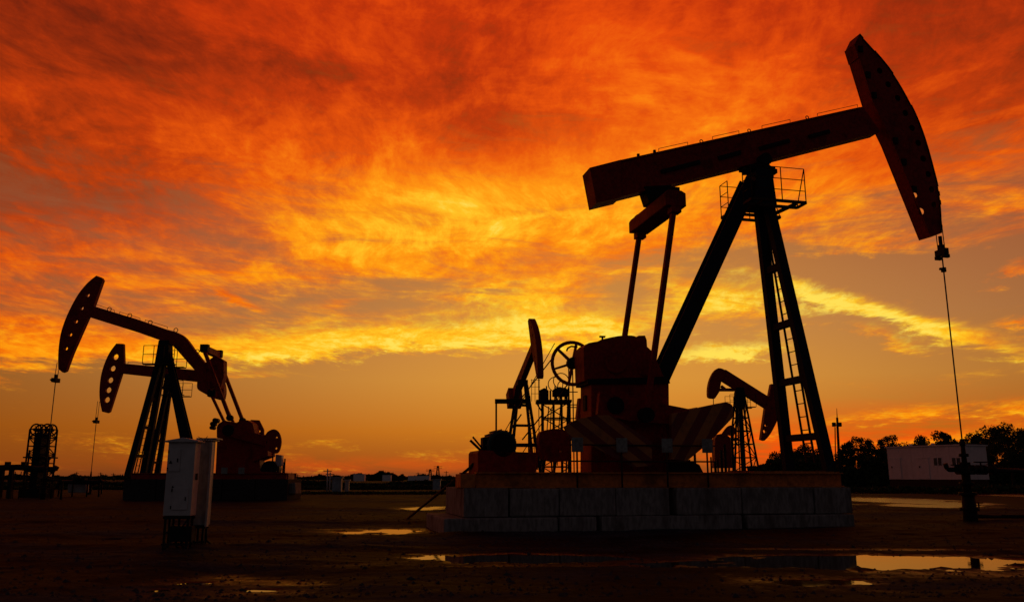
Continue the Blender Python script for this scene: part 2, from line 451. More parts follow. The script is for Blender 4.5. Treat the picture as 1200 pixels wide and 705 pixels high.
def height(X, Y):
    n = 0.5 * vnoise(X * 0.35, Y * 0.35, 1) + 0.28 * vnoise(X * 0.9, Y * 0.9, 2) + 0.15 * vnoise(X * 2.3, Y * 2.3, 3) + 0.1 * vnoise(X * 6, Y * 6, 4)
    z = -0.012 + 0.085 * n
    z = z + 0.035 * (np.abs(vnoise(X * 1.7, Y * 2.6, 11) - 0.5) + 0.6 * np.abs(vnoise(X * 4.1, Y * 5.3, 12) - 0.5) - 0.3)
    # wheel ruts running across the yard
    for k, (yy, sl) in enumerate(((11.0, 0.05), (13.6, -0.03), (16.5, 0.08), (22.0, 0.02), (30, -0.04))):
        q = Y - yy - X * sl - 1.2 * vnoise(X * 0.12, Y * 0 + k, 9)
        z = z + 0.05 * np.exp(-(q / 0.35) ** 2) - 0.03 * np.exp(-((q - 0.6) / 0.28) ** 2)
    wet = np.zeros_like(z); near = np.zeros_like(z)
    for px, py, rx, ry, _ in pud:
        w = 0.8 * (vnoise(X * 1.1 / max(rx, 0.6) * 2 + 3, Y * 2.0 / max(ry, 0.3), 5) - 0.5) + 0.7 * (vnoise(X * 3.5, Y * 3.5, 6) - 0.5) + 0.35 * (vnoise(X * 9, Y * 9, 7) - 0.5)
        q = np.sqrt(((X - px) / rx) ** 2 + ((Y - py) / ry) ** 2) + 0.85 * w
        near = np.maximum(near, 1 / (1 + np.exp((np.sqrt(((X - px) / (rx + 0.5)) ** 2 + ((Y - py) / (ry + 0.9)) ** 2) - 1.25) * 7)))
        wet = np.maximum(wet, 1 / (1 + np.exp((q - 0.95) * 9)))
    z = z * (1 - near) + near * (0.5 * z - 0.031)
    z = z * (1 - 0.55 * wet) - 0.045 * wet
    # low earth bank on the right
    z = z + 0.10 * np.exp(-((Y - 17.3 - 0.02 * X) / 1.1) ** 2) / (1 + np.exp(-(X - 6.5) * 1.6))
    return z

ys = np.concatenate([np.linspace(2, 6.8, 18), np.linspace(6.85, 24, 330), np.geomspace(24.1, 90, 230), np.geomspace(92, 4500, 40)])
xs_pos = np.concatenate([np.linspace(0.06, 16, 200), np.geomspace(16.15, 60, 90), np.geomspace(63, 4500, 26)])
xs = np.concatenate([-xs_pos[::-1], [0.0], xs_pos])
XX, YY = np.meshgrid(xs, ys)
ZZ = height(XX, YY) * np.clip((260 - np.hypot(XX, YY)) / 160, 0, 1)
nx, ny = len(xs), len(ys)
verts = np.stack([XX, YY, ZZ], -1).reshape(-1, 3)
ii, jj = np.meshgrid(np.arange(nx - 1), np.arange(ny - 1))
k0 = (jj * nx + ii).ravel()
faces = np.stack([k0, k0 + 1, k0 + nx + 1, k0 + nx], -1)
# coarse apron behind the camera
nb = len(verts)
verts = np.concatenate([verts, [(-4500, -4500, -0.02), (4500, -4500, -0.02), (4500, 2, -0.02), (-4500, 2, -0.02)]])
me = bpy.data.meshes.new('ground')
me.from_pydata(verts.tolist(), [], faces.tolist() + [(nb, nb + 1, nb + 2, nb + 3)])
me.polygons.foreach_set('use_smooth', [True] * len(me.polygons))
def mud_material():
    m = material('mud', (0.03, 0.03, 0.03), 0.95, spec=0.05, bump=1.0, bump_scale=5)
    t = m.node_tree; S.tree = t; b = t.nodes['Principled BSDF']
    c = t.nodes.new('ShaderNodeTexCoord'); sp = t.nodes.new('ShaderNodeSeparateXYZ'); t.links.new(c.outputs['Object'], sp.inputs[0])
    x, y = S(sp.outputs[0]), S(sp.outputs[1])
    big = noise(x * 0.45, y, 0.0, 0.45, 5, 0.6, 0.5)       # drier and wetter ground in long patches
    mid = noise(x * 0.6, y, 4.0, 1.5, 5, 0.65)
    fin = noise(x, y, 8.0, 11.0, 4, 0.7)
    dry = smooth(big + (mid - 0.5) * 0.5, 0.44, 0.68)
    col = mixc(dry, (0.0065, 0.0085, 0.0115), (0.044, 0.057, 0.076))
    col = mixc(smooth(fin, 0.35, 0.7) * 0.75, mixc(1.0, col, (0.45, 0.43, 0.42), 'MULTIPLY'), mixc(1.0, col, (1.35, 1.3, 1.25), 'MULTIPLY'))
    wet = 1.0 - smooth(S(sp.outputs[2]) + (fin - 0.5) * 0.03, -0.034, -0.012)      # soaked margins round the water
    t.links.new((dry * 0.25 + (fin - 0.5) * 0.25 + 0.68 - wet * 0.3).sat().v, b.inputs['Roughness'])
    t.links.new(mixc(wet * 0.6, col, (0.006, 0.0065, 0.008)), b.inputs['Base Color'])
    t.links.new((wet * 0.08 + 0.016).v, b.inputs['Specular IOR Level'])
    return m
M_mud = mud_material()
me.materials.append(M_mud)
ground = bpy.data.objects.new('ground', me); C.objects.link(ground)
tag(ground, 'dark churned mud of the oilfield yard', 'ground', kind='structure')

def water(name, rough, ripple):
    m = bpy.data.materials.new(name); m.use_nodes = True
    S.tree = m.node_tree
    b = S.tree.nodes['Principled BSDF']
    b.inputs['Base Color'].default_value = (0.012, 0.009, 0.007, 1); b.inputs['Roughness'].default_value = rough; b.inputs['IOR'].default_value = 1.333
    c = S.tree.nodes.new('ShaderNodeTexCoord'); sp = S.tree.nodes.new('ShaderNodeSeparateXYZ'); S.tree.links.new(c.outputs['Object'], sp.inputs[0])
    nb_ = noise(S(sp.outputs[0]), S(sp.outputs[1]), 0.0, 2.5, 3, 0.5)
    bp = S.tree.nodes.new('ShaderNodeBump'); bp.inputs['Strength'].default_value = ripple; bp.inputs['Distance'].default_value = 0.02
    S.tree.links.new(nb_.v, bp.inputs['Height']); S.tree.links.new(bp.outputs[0], b.inputs['Normal'])
    return m
M_still, M_ruffled = water('still_water', 0.04, 0.03), water('wind_ruffled_water', 0.22, 0.15)
for px, py, rx, ry, lab in pud:
    mb = MB(); n = 28
    mb.v = [(0, 0, 0)] + [(rx * 1.5 * math.cos(k * 2 * math.pi / n), ry * 1.5 * math.sin(k * 2 * math.pi / n), 0) for k in range(n)]
    mb.f = [(0, 1 + k, 1 + (k + 1) % n) for k in range(n)]; mb.sm = [False] * n
    o = mb.make('puddle', M_ruffled if py > 26 else M_still); o.location = (px, py, WATER + 0.0004 * pud.index((px, py, rx, ry, lab)))
    tag(o, lab, 'puddle', kind='structure')

# clods and stones pressed into the mud
mb = MB(); q = random.Random(3)
px_, py_ = [], []
for k in range(5200):
    y = 8.5 + 26 * q.random() ** 1.6; x = q.uniform(-0.66, 0.66) * y
    px_.append(x); py_.append(y)
hz = height(np.array(px_), np.array(py_))
for k in range(len(px_)):
    if hz[k] < WATER + 0.005: continue
    r = q.uniform(0.012, 0.04) * (1.8 if q.random() < 0.08 else 1)
    c0 = Vector((px_[k], py_[k], hz[k] + r * 0.25)); a0 = q.random() * 6.28
    vs = [c0 + Vector((math.cos(a0 + i * 1.57) * r * q.uniform(0.8, 1.5), math.sin(a0 + i * 1.57) * r * q.uniform(0.8, 1.5), -r * 0.5)) for i in range(4)] \
       + [c0 + Vector((q.uniform(-0.4, 0.4) * r, q.uniform(-0.4, 0.4) * r, r * q.uniform(0.1, 0.4)))]
    mb.add(vs, [(0, 1, 4), (1, 2, 4), (2, 3, 4), (3, 0, 4)])
tag(mb.make('gravel', material('clods', (0.04, 0.045, 0.053), 0.95, spec=0.08)), 'scattered clods and stones pressed into the mud', 'gravel', kind='stuff')

# ---------------------------------------------------------------- big pumpjack in the foreground
AL = 13.0
F0 = Frame((0, 0), AL)
g0 = ground_at(520, 625)
HW = 1.45
F0 = Frame((g0 + F0.Y * HW + F0.X * 6.0)[:2], AL)
# concrete foundation, block by block
fd = F0.empty('concrete_foundation')
tag(fd, 'two-tier weathered concrete block foundation under the big pumpjack', 'foundation')
Z1 = F0.p(543, 606, -1.3).z
ZT = F0.p(760, 571, -1.3).z
low = [505 + 15, 655, 702, 872, 1001]; upp = [543, 597, 656, 722, 789, 870, 955, 999]
def blocks(cuts, t, z0, z1, gaps, seed):
    q = random.Random(seed)
    for i, (a, b) in enumerate(zip(cuts, cuts[1:])):
        xa, xb = F0.p(a, 590, -t).x, F0.p(b, 590, -t).x
        ga, gb = gaps.get(a, 0.012), gaps.get(b, 0.012)
        mb = MB(); dz = q.uniform(-0.012, 0.0); dt = q.uniform(-0.015, 0.015)
        mb.box(xa + ga, xb - gb, -t + dt, t - dt, z0, z1 + dz)
        mb.make('concrete_block', M_conc, fd, bevel=q.uniform(0.012, 0.04))
blocks(low, HW, -0.15, Z1, {702: 0.06, 872: 0.07, 655: 0.02}, 1)
blocks(upp, 1.3, Z1 + 0.004, ZT, {789: 0.09, 597: 0.022, 722: 0.006, 656: 0.006}, 2)

J = F0.empty('pumpjack')
tag(J, 'towering red pumpjack on the concrete foundation, horsehead raised at its right end', 'pumpjack')
XL, XR = F0.p(557, 560, -1.0).x, F0.p(985, 560, -1.0).x
ZS = ZT + 0.34
# skid: two long I-beams and cross members
for t in (-1.0, 1.0):
    MB().hbeam((XL, t, ZT + 0.172), (XR, t, ZT + 0.172), 0.26, 0.336, 0.03, (0, 0, 1)).make('skid_beam', M_orange, J)
for k in range(9):
    x = XL + 0.15 + (XR - XL - 0.3) * k / 8
    MB().box(x - 0.08, x + 0.08, -0.98, 0.98, ZT + 0.06, ZT + 0.30).make('cross_member', M_orange, J)
MB().box(XL - 0.34, XL - 0.02, -1.1, -0.4, ZT + 0.004, ZT + 0.30).make('end_block', M_orange, J, 0.01)
MB().box(F0.p(880, 550, -1).x, XR - 0.1, -1.12, 1.12, ZS - 0.004, ZS + 0.03).make('foot_plate', M_orange, J)

# samson post
TL = 0.92
top_n, top_f = F0.p(897, 215, -0.16), F0.p(884, 215, 0.16)
foot_n, foot_f = F0.p(970, 546, -TL), F0.p(926, 546, TL)
foot_n.z = foot_f.z = ZS + 0.03
xf = (foot_n.x + foot_f.x) / 2; foot_n.x = foot_f.x = xf
xt = (top_n.x + top_f.x) / 2; top_n.x = top_f.x = xt; zt = (top_n.z + top_f.z) / 2; top_n.z = top_f.z = zt
fl = (foot_n - top_n)
for tp, ft in ((top_n, foot_n), (top_f, foot_f)):
    MB().bar(ft, tp, 0.20, 0.25, (1, 0, 0)).make('leg', M_dark, J)
    MB().box(ft.x - 0.24, ft.x + 0.24, ft.y - 0.22, ft.y + 0.24, ft.z, ft.z + 0.035).make('foot_plate', M_dark, J)
rear_top = F0.p(878, 215, 0.0); rear_foot = F0.p(722, 546, 0.0); rear_foot.z = ZS
rear_top.z = zt
lr = MB().hbeam(rear_foot, rear_top, 0.40, 0.38, 0.045, (0, 1, 0)).make('leg', M_dark, J); lr['label'] = 'sloping rear leg of H-section steel'
def on_leg(a, b, z): return a + (b - a) * ((z - a.z) / (b.z - a.z))
for y in (316, 381, 446, 512):
    z = F0.p(930, y, 0).z
    a, b = on_leg(foot_n, top_n, z), on_leg(foot_f, top_f, z)
    MB().bar(a, b, 0.16, 0.17).make('cross_brace', M_dark, J)
# ladder between the front legs
lad = bpy.data.objects.new('ladder', None); C.objects.link(lad); lad.parent = J
fm, tm = (foot_n + foot_f) / 2, (top_n + top_f) / 2
lad_top = on_leg(fm, tm, F0.p(900, 265, 0).z); lad_bot = on_leg(fm, tm, ZS + 0.25)
off = Vector((0.12, 0, 0))
for t in (-0.17, 0.2):
    MB().bar(lad_bot + off + Vector((0, t, 0)), lad_top + off + Vector((0, t, 0)), 0.035, 0.05).make('rail', M_rail, lad)
rung = MB().tube((0, -0.17, 0), (0, 0.2, 0), 0.013, n=6).mesh('rung', M_rail)
nr = int((lad_top.z - lad_bot.z) / 0.335)
for k in range(nr):
    inst('rung', rung, lad, on_leg(lad_bot, lad_top, lad_bot.z + 0.15 + k * 0.335) + off)
# head of the post and saddle bearing
zb = F0.p(885, 188, -0.2).z
MB().prism([(xt - 0.36, zt - 0.75), (xt + 0.30, zt - 0.75), (xt + 0.22, zt + 0.30), (xt - 0.24, zt + 0.30)], -0.30, 0.30).make('post_cap', M_dark, J, 0.015)
MB().box(xt - 0.36, xt + 0.34, -0.26, 0.26, zt + 0.304, zt + 0.40).tube((xt, -0.42, zt + 0.55), (xt, 0.42, zt + 0.55), 0.17, n=16).prism(
    [(xt - 0.3, zt + 0.404), (xt + 0.3, zt + 0.404), (xt + 0.16, zb), (xt - 0.16, zb)], -0.18, 0.18).make('saddle_bearing', M_black, J)
for x in (xt - 0.46, xt + 0.40):
    MB().box(x - 0.09, x + 0.09, -0.1, 0.1, zt + 0.30, zt + 0.42).tube((x, 0, zt + 0.2), (x, 0, zt + 0.52), 0.03).make('bolt_block', M_black, J)
# work platforms on both sides of the post
zp = F0.p(931, 242, -0.5).z
def platform(t_in, t_out):
    pf = bpy.data.objects.new('work_platform', None); C.objects.link(pf); pf.parent = J
    x0, x1 = xt - 0.74, xt + 0.80
    MB().bar((x0, t_in, zp), (x1, t_in, zp), 0.06, 0.07).bar((x0, t_out, zp), (x1, t_out, zp), 0.06, 0.07).bar((x0, t_in, zp), (x0, t_out, zp), 0.05, 0.068).bar(
        (x1, t_in, zp), (x1, t_out, zp), 0.05, 0.068).bar((xt + 0.28, t_in * 0.3, zp - 0.12), (x1 - 0.3, t_out, zp - 0.05), 0.09, 0.07).bar(
        (x0 + 0.35, t_in, zp), (x0 + 0.35, t_out, zp), 0.04, 0.06).make('floor_frame', M_rail, pf)
    for x in (x0, xt + 0.12, x1): MB().tube((x, t_out, zp), (x, t_out, zp + 0.92), 0.014, n=6).make('railing_post', M_rail, pf)
    for x in (x0, x1): MB().tube((x, t_in, zp), (x, t_in + (t_out - t_in) * (1.0 if x == x1 else 0.0), zp + 0.92), 0.014, n=6).make('railing_post', M_rail, pf)
    for h in (0.31, 0.61, 0.92):
        MB().tube((x0, t_out, zp + h), (x1, t_out, zp + h), 0.011, n=6).tube((x0, t_in, zp + h), (x0, t_out, zp + h), 0.011, n=6).make('guard_rail', M_rail, pf)
platform(-0.42, -0.85); platform(0.42, 0.85)

# walking beam
W = 0.21
top = [(700, 195), (728, 187.5), (1012, 124.5)]; bot = [(1032, 153), (893, 189), (782, 217), (727, 229), (699, 236)]
bm_poly = F0.xz(top, -W) + F0.xz(bot, -W)
beam = MB().prism(bm_poly, -W + 0.03, W - 0.03).make('walking_beam', M_red, J)
def strip(a, b, w, th):   # flange along the beam
    p, r = F0.p(*a, -W), F0.p(*b, -W); p.y = r.y = 0
    return MB().bar(p, r, w, th, (0, 0, 1))
strip((727, 188.5), (1008, 126.3), 2 * W, 0.045).make('top_flange', M_red, beam)
strip((727, 229.5), (1030, 154), 2 * W, 0.045).make('bottom_flange', M_red, beam)
pk = F0.xz([(691, 196.5), (728, 187), (728, 231), (699, 238)], -0.3)
MB().prism(pk, -0.3, 0.3).make('tail_plate', M_red, beam)
for x0, x1 in ((771, 820), (838, 868), (886, 925), (944, 972)):   # stiffening ribs along the web
    a, b = F0.p(x0 + 4, 0.5 * (178 - (x0 - 770) * .2217 + 213 - (x0 - 770) * .252) + 6, -W), F0.p(x1, 0.5 * (178 - (x1 - 770) * .2217 + 213 - (x1 - 770) * .252) + 6, -W)
    MB().bar(a, b, 0.05, 0.10).make('web_plate', M_black, beam)
eye = MB().ring((0, 0, 0.03), (0, 1, 0), 0.045, 0.013, 14, 5).mesh('lifting_eye', M_black)
for x, y in ((822, 167), (878, 154.5), (946, 139)):
    v = F0.p(x, y, -W * 0.6); inst('lifting_eye', eye, beam, v)
for x, y in ((748, 183), (767, 178.5)):
    v = F0.p(x, y, -W * 0.6); MB().box(v.x - 0.03, v.x + 0.03, v.y - 0.03, v.y + 0.03, v.z - 0.02, v.z + 0.06).make('stud', M_black, beam)
for x0, x1 in ((772, 806), (835, 866), (893, 926), (958, 1005)):  # hand line along the top
    f = lambda x: 177.8 - (x - 770) * 0.2217
    a, b = F0.p(x0, f(x0), -W), F0.p(x1, f(x1), -W)
    MB().path([a, a + Vector((0, 0, 0.075)), b + Vector((0, 0, 0.075)), b], 0.008, 5).make('hand_line', M_rope, beam)

# horsehead: two side plates, curved face, back plate
HT = 0.20
face = curve([(1006.5, 40.5), (1046, 87), (1076, 143), (1095, 205), (1101.5, 240), (1103, 272)], 6)
backl = [(1089, 276), (1044, 165), (1022, 120), (1006, 68), (1001, 52)]
near_poly = F0.xz(face + backl, -HT)
holes_px = [(1031, 83), (1041, 99), (1052, 115), (1061, 132.5), (1069, 150), (1076, 167.5), (1082, 186), (1088, 204), (1092, 222), (1095, 240)]
holes_in = [(1072.5, 228.5, 0.075), (1079.5, 247.5, 0.10)]
hl = [disc(v[0], v[1], 0.095, 12) for v in F0.xz(holes_px, -HT)]
hl2 = [disc(F0.xz([(a, b)], -HT)[0][0], F0.xz([(a, b)], -HT)[0][1], r, 12) for a, b, r in holes_in]
hd = MB().prism(near_poly, -HT, -HT + 0.02, hl + hl2).make('horsehead', M_red, J)
cxh = sum(p[0] for p in near_poly) / len(near_poly)
slot = F0.xz([(1062, 205), (1078, 215), (1088, 250), (1078, 258)], -HT)
slot = [F0.p(a, b, HT) for a, b in ((1058, 222), (1081, 216), (1090, 258), (1076, 266))]
MB().prism(near_poly, HT - 0.02, HT, [[(v.x, v.z) for v in slot]]).make('side_plate', M_red, hd)
nf = len(face)
def skin(poly, name, mat):
    mb = MB()
    for a, b in zip(poly, poly[1:]):
        mb.add([(a[0], -HT - 0.03, a[1]), (b[0], -HT - 0.03, b[1]), (b[0], HT + 0.03, b[1]), (a[0], HT + 0.03, a[1])], [(0, 1, 2, 3)])
    o = mb.make(name, mat, hd)
    m = o.modifiers.new('plate', 'SOLIDIFY'); m.thickness = 0.025
    return o
skin(near_poly[:nf], 'face_plate', M_black); skin(near_poly[nf:], 'back_plate', M_red)
skin([near_poly[nf - 1], near_poly[nf]], 'bottom_plate', M_red); skin([near_poly[-1], near_poly[0]], 'cap_plate', M_red)
for (x, y) in ((999, 58), (1008, 88), (1015, 112), (1050, 190), (1062, 222), (1040, 165)):   # bolted lugs down the back edge
    v = F0.p(x + 8, y, -HT); MB().box(v.x - 0.05, v.x + 0.09, -HT - 0.05, -HT - 0.012, v.z - 0.09, v.z + 0.09).make('bolted_lug', M_black, hd)

# bridle, carrier bar, polished rod
rx = F0.p(1104, 300, 0).x
zc = F0.p(1103, 293, 0).z; zh = F0.p(1102, 268, 0).z
wz = F0.p(1130, 530, 0).z
for t in (-0.13, 0.13): MB().tube((rx, t, zc - 0.02), (rx - 0.015, t, zh + 0.3), 0.014, n=6).make('bridle_rope', M_rope, J)
cb = MB().box(rx - 0.07, rx + 0.07, -0.2, 0.2, zc - 0.15, zc + 0.02).make('carrier_bar', M_black, J, 0.01)
MB().box(rx - 0.07, rx + 0.07, -0.07, 0.07, zc + 0.024, zc + 0.15).tube((rx, 0, zc + 0.1), (rx, 0, zc + 0.4), 0.05).make('rod_clamp', M_black, cb)
for t in (-0.15, 0.15): MB().box(rx - 0.09, rx + 0.09, t - 0.045, t + 0.045, zc - 0.25, zc - 0.155).make('clamp_block', M_black, cb)
z2 = F0.p(1105, 316, 0).z
MB().tube((rx, 0, z2 - 0.06), (rx, 0, z2 + 0.06), 0.07).box(rx - 0.12, rx - 0.05, -0.03, 0.03, z2 - 0.01, z2 + 0.05).make('rod_clamp', M_black, J)
MB().tube((rx, 0, 1.0), (rx, 0, zc + 0.3), 0.019, n=8).make('polished_rod', M_rope, J)

# equalizer, tail bearing and pitman arms
TP = 1.14
en = F0.p(797, 231, -TP); ef = F0.p(743, 267, TP)
ex, ez = (en.x + ef.x) / 2, (en.z + ef.z) / 2
eq = MB().prism([(ex - 0.27, ez - 0.2), (ex + 0.27, ez - 0.2), (ex + 0.27, ez + 0.14), (ex + 0.16, ez + 0.2), (ex - 0.2, ez + 0.2), (ex - 0.27, ez + 0.1)], -TP - 0.12, TP + 0.12).make('equalizer', M_red, J, 0.02)
for t in (-TP, TP):
    MB().box(ex - 0.10, ex + 0.12, t - 0.1, t + 0.1, ez + 0.205, ez + 0.29).make('end_lug', M_black, eq)
bu = F0.p(770, 216, -W)
MB().prism([(ex - 0.26, ez + 0.204), (ex + 0.26, ez + 0.204), (bu.x + 0.40, bu.z + 0.02), (bu.x - 0.36, bu.z - 0.08)], -0.22, 0.22).make('tail_bearing', M_black, J, 0.02)
MB().tube((ex, -0.34, ez + 0.30), (ex, 0.34, ez + 0.30), 0.13, n=14).make('bearing_pin', M_black, J)
pn = F0.p(757, 486, -TP)                                             # crank pin
pinx, pinz = pn.x, pn.z
shx, shz = F0.p(716, 476, -0.6).x, F0.p(716, 476, -0.6).z            # crank shaft
for t in (-TP, TP):
    a, b = Vector((ex, t, ez - 0.15)), Vector((pinx, t, pinz))
    pa = MB().bar(b, a, 0.12, 0.12, (1, 0, 0)).make('pitman_arm', M_red, J)
    MB().tube((pinx, t - 0.12, pinz), (pinx, t + 0.12, pinz), 0.17, n=16).make('wrist_pin_bearing', M_black, pa)
    MB().box(ex - 0.13, ex + 0.13, t - 0.125, t + 0.125, ez - 0.36, ez - 0.204).make('pitman_head', M_red, pa)
# cranks with striped counterweights
for t0, t1 in ((-0.94, -0.66), (0.66, 0.94)):
    dxx, dzz = pinx - shx, pinz - shz
    ang = math.atan2(F0.p(842, 494, -0.8).z - shz, F0.p(842, 494, -0.8).x - shx)
    near = t0 < 0
    ux, uz = math.cos(ang), math.sin(ang); L = 2.55
    loc = lambda a, b: (shx + ux * a - uz * b, shz + uz * a + ux * b)
    crank = MB().prism([loc(-0.4, -0.26), loc(-0.4, 0.26), loc(0.4, 0.24), loc(L, 0.16), loc(L, -0.16), loc(0.4, -0.3)], t0 + 0.05, t1 - 0.05).make('crank', M_red, J, 0.015)
    MB().tube((shx, t0 - 0.02, shz), (shx, t1 + 0.02, shz), 0.2, n=18).make('crank_hub', M_black, crank)
    cwp = curve([(787, 484.5), (820, 477), (851, 470.5)], 3) + curve([(851, 470.5), (858, 474), (859.5, 481), (858, 490)], 3)[1:] + [(841, 508), (822, 526), (805, 540), (787, 538)]
    if near: poly = F0.xz(cwp, t0 - 0.12)
    MB().prism(poly, t0 - 0.12, t0 + 0.04).make('counterweight', M_stripeR, crank, 0.015)
    MB().prism([(a, b) for a, b in poly], t1 - 0.04, t1 + 0.10).make('counterweight', M_red, crank, 0.015)
# gear reducer on its pedestal
ped = MB().prism(F0.xz([(693, 449), (784, 449), (785, 556), (693, 556)], -0.46), -0.46, 0.40).make('gearbox_pedestal', M_red, J, 0.02)
MB().prism(F0.xz([(689, 444), (783, 441), (785, 449), (689, 449.5)], -0.5), -0.52, 0.46).make('mounting_flange', M_black, ped)
px0 = F0.p(693, 470, -0.46).x
for y0, y1 in ((463, 481), (489, 498)):   # slots in the end wall of the pedestal
    z0, z1 = F0.p(680, y1, 0).z, F0.p(680, y0, 0).z
    MB().box(px0 - 0.035, px0 - 0.002, -0.12, 0.1, z0, z1).make('vent_slot', M_black, ped, 0.01)
gcase = [(685, 446), (684, 420), (684, 407), (690, 401.5), (702, 399.5)] + curve([(705, 397.5), (724, 393.5), (740, 392.8), (747, 395)], 3) + [(748.5, 393), (756, 392.8), (758, 398), (758.5, 406), (764, 411), (769, 420), (774, 432), (779, 444)]
gb = MB().prism(F0.xz(gcase, -0.40), -0.40, 0.34).make('gear_reducer', M_red, J, 0.03)
MB().tube(F0.p(722, 424, -0.52), F0.p(722, 424, -0.3), 0.26, n=20).tube(F0.p(756, 430, -0.5), F0.p(756, 430, -0.3), 0.2, n=18).make('bearing_cap', M_red, gb)
MB().tube((shx, -1.0, shz), (shx, 1.0, shz), 0.11, n=14).make('crank_shaft', M_black, J)
v = F0.p(706, 400, -0.2); MB().tube(v, v + Vector((0, 0, 0.1)), 0.025).box(v.x - 0.07, v.x + 0.07, v.y - 0.03, v.y + 0.03, v.z + 0.1, v.z + 0.14).make('breather', M_black, gb)
# big spoked belt pulley behind the reducer
pc = F0.p(671, 425.5, 0.62); pr = 0.53
pul = MB().ring(pc, (0, 1, 0), pr, 0.045, 36, 6).make('belt_pulley', M_red, J)
MB().tube(pc + Vector((0, -0.12, 0)), pc + Vector((0, 0.08, 0)), 0.15, n=16).make('hub', M_black, pul)
MB().tube(pc, (F0.p(705, 425, 0.3).x, 0.3, pc.z), 0.05).tube(pc + Vector((0, -0.3, 0)), pc, 0.06).make('axle', M_black, pul)
for k in range(6):
    a = math.radians(18 + 60 * k); e = Vector((math.cos(a), 0, math.sin(a)))
    MB().bar(pc + e * 0.1, pc + e * (pr - 0.02), 0.06, 0.1, (0, 1, 0), 0.05, 0.085).make('spoke', M_red, pul)
v = F0.p(664, 411, 0.3); MB().path([v, v + Vector((0.03, 0, 0.07)), v + Vector((0.12, 0, 0.12)), v + Vector((0.28, 0, 0.11))], 0.022).make('brake_lever', M_black, J)
# motor on its stand at the tail of the skid
ms = MB().prism(F0.xz([(560, 530), (562, 527), (628, 530), (628, 556), (560, 556)], -0.7), -0.7, 0.5).make('motor_stand', M_red, J, 0.015)
mc = F0.p(589, 521, -0.6); mr = 0.33
mot = MB().tube(mc, mc + Vector((0, 0.95, 0)), mr, n=24).make('motor', M_green, J)
MB().tube(mc + Vector((0, -0.1, 0)), mc + Vector((0, 0.02, 0)), mr * 0.82, n=20).make('fan_cowl', M_black, mot)
for k in range(16):
    a = k * math.pi / 8; e = Vector((math.cos(a), 0, math.sin(a)))
    MB().bar(mc + e * (mr + 0.012) + Vector((0, 0.1, 0)), mc + e * (mr + 0.012) + Vector((0, 0.85, 0)), 0.015, 0.04, e).make('cooling_fin', M_green, mot)
MB().prism(F0.xz([(566, 512), (576, 511), (576, 530), (566, 530)], -0.4), -0.4, -0.1).make('terminal_box', M_black, mot, 0.01)
a, b, c_ = F0.p(566, 530, -0.5), F0.p(551, 515.5, -0.5), F0.p(554, 511.5, -0.5)
MB().path([a, b], 0.03).path([a + Vector((0.02, 0, 0.05)), c_], 0.022).make('belt_tension_screw', M_black, J)
MB().prism(F0.xz([(606, 519), (632, 519), (632, 523), (606, 523)], 0.1), 0.1, 0.3).make('motor_shaft', M_black, J)
v = F0.p(590, 508, 0.45); w = F0.p(650, 402, 0.62)
MB().bar(v, w, 0.03, 0.012).bar(F0.p(606, 540, 0.45), F0.p(664, 451, 0.62), 0.03, 0.012).make('drive_belt', M_black, J)
# brake drum housing
bd = curve([(633, 528), (632, 510), (638, 504), (655, 502), (664, 506)], 3) + [(668, 514), (668, 540), (650, 541), (636, 538)]
hp = F0.xz([(657, 527.5)], -0.3)[0]
bh = MB().prism(F0.xz(bd, -0.3), -0.3, -0.05, [disc(hp[0], hp[1], 0.045, 10)]).make('brake_housing', M_red, J, 0.01)
for x in (634, 639, 646, 652, 658, 664):
    a = F0.p(x, 538, -0.2); MB().tube(a, (a.x + rng.uniform(-.08, .08), -0.2, ZS - 0.1), 0.02).make('anchor_bolt', M_black, bh)
for x0, y0, x1, y1 in ((606, 531, 632, 531), (622, 519, 622, 550), (629, 519, 629, 550)):
    MB().bar(F0.p(x0, y0, 0.2), F0.p(x1, y1, 0.2), 0.05).make('stand_rail', M_red, J)
MB().prism(F0.xz([(786, 533), (806, 538), (820, 544), (826, 556), (786, 556)], -0.7), -0.7, -0.2).make('crank_pit_cover', M_black, J, 0.02)
for px, y0 in ((791, 528), (799, 533), (808, 538), (814, 530), (833, 535), (841, 538), (845, 527)):
    v = F0.p(px, y0, -0.1); MB().tube((v.x, -0.1, ZS - 0.2), v, rng.uniform(0.02, 0.05)).make('hold_down_bolt', M_black, J)
# striped guard panel and guard rail with white plates
gp = [(660, 500), (676, 491), (700, 486), (716, 486), (764, 517), (764, 545), (742, 547), (690, 520), (672, 519)]
MB().prism(F0.xz(gp, -1.16), -1.16, -1.13).make('guard_panel', M_stripeL, J)
gr = bpy.data.objects.new('guard_rail', None); C.objects.link(gr); gr.parent = J
TG = -1.2
za, zb_ = F0.p(700, 521, TG).z, F0.p(700, 540, TG).z
x0, x1 = F0.p(668, 521, TG).x, F0.p(838, 521, TG).x
for z in (za, zb_): MB().tube((x0, TG, z), (x1, TG, z), 0.018).make('rail', M_rail, gr)
for px in (676, 728, 781, 828):
    v = F0.p(px, 521, TG)
    MB().tube((v.x, TG, ZT + 0.004), (v.x, TG, za + 0.12), 0.022).make('rail_post', M_rail, gr)
    MB().box(v.x - 0.135, v.x + 0.135, TG - 0.045, TG - 0.03, za - 0.16, za + 0.16).make('white_plate', M_plate, gr, 0.006)
# valve stand at the right of the reducer
for px, y0 in ((849, 520), (857, 500), (838, 540)):
    v = F0.p(px, y0, 0.3); MB().tube((v.x, 0.3, ZT), v, 0.035).make('vent_pipe', M_black, J)
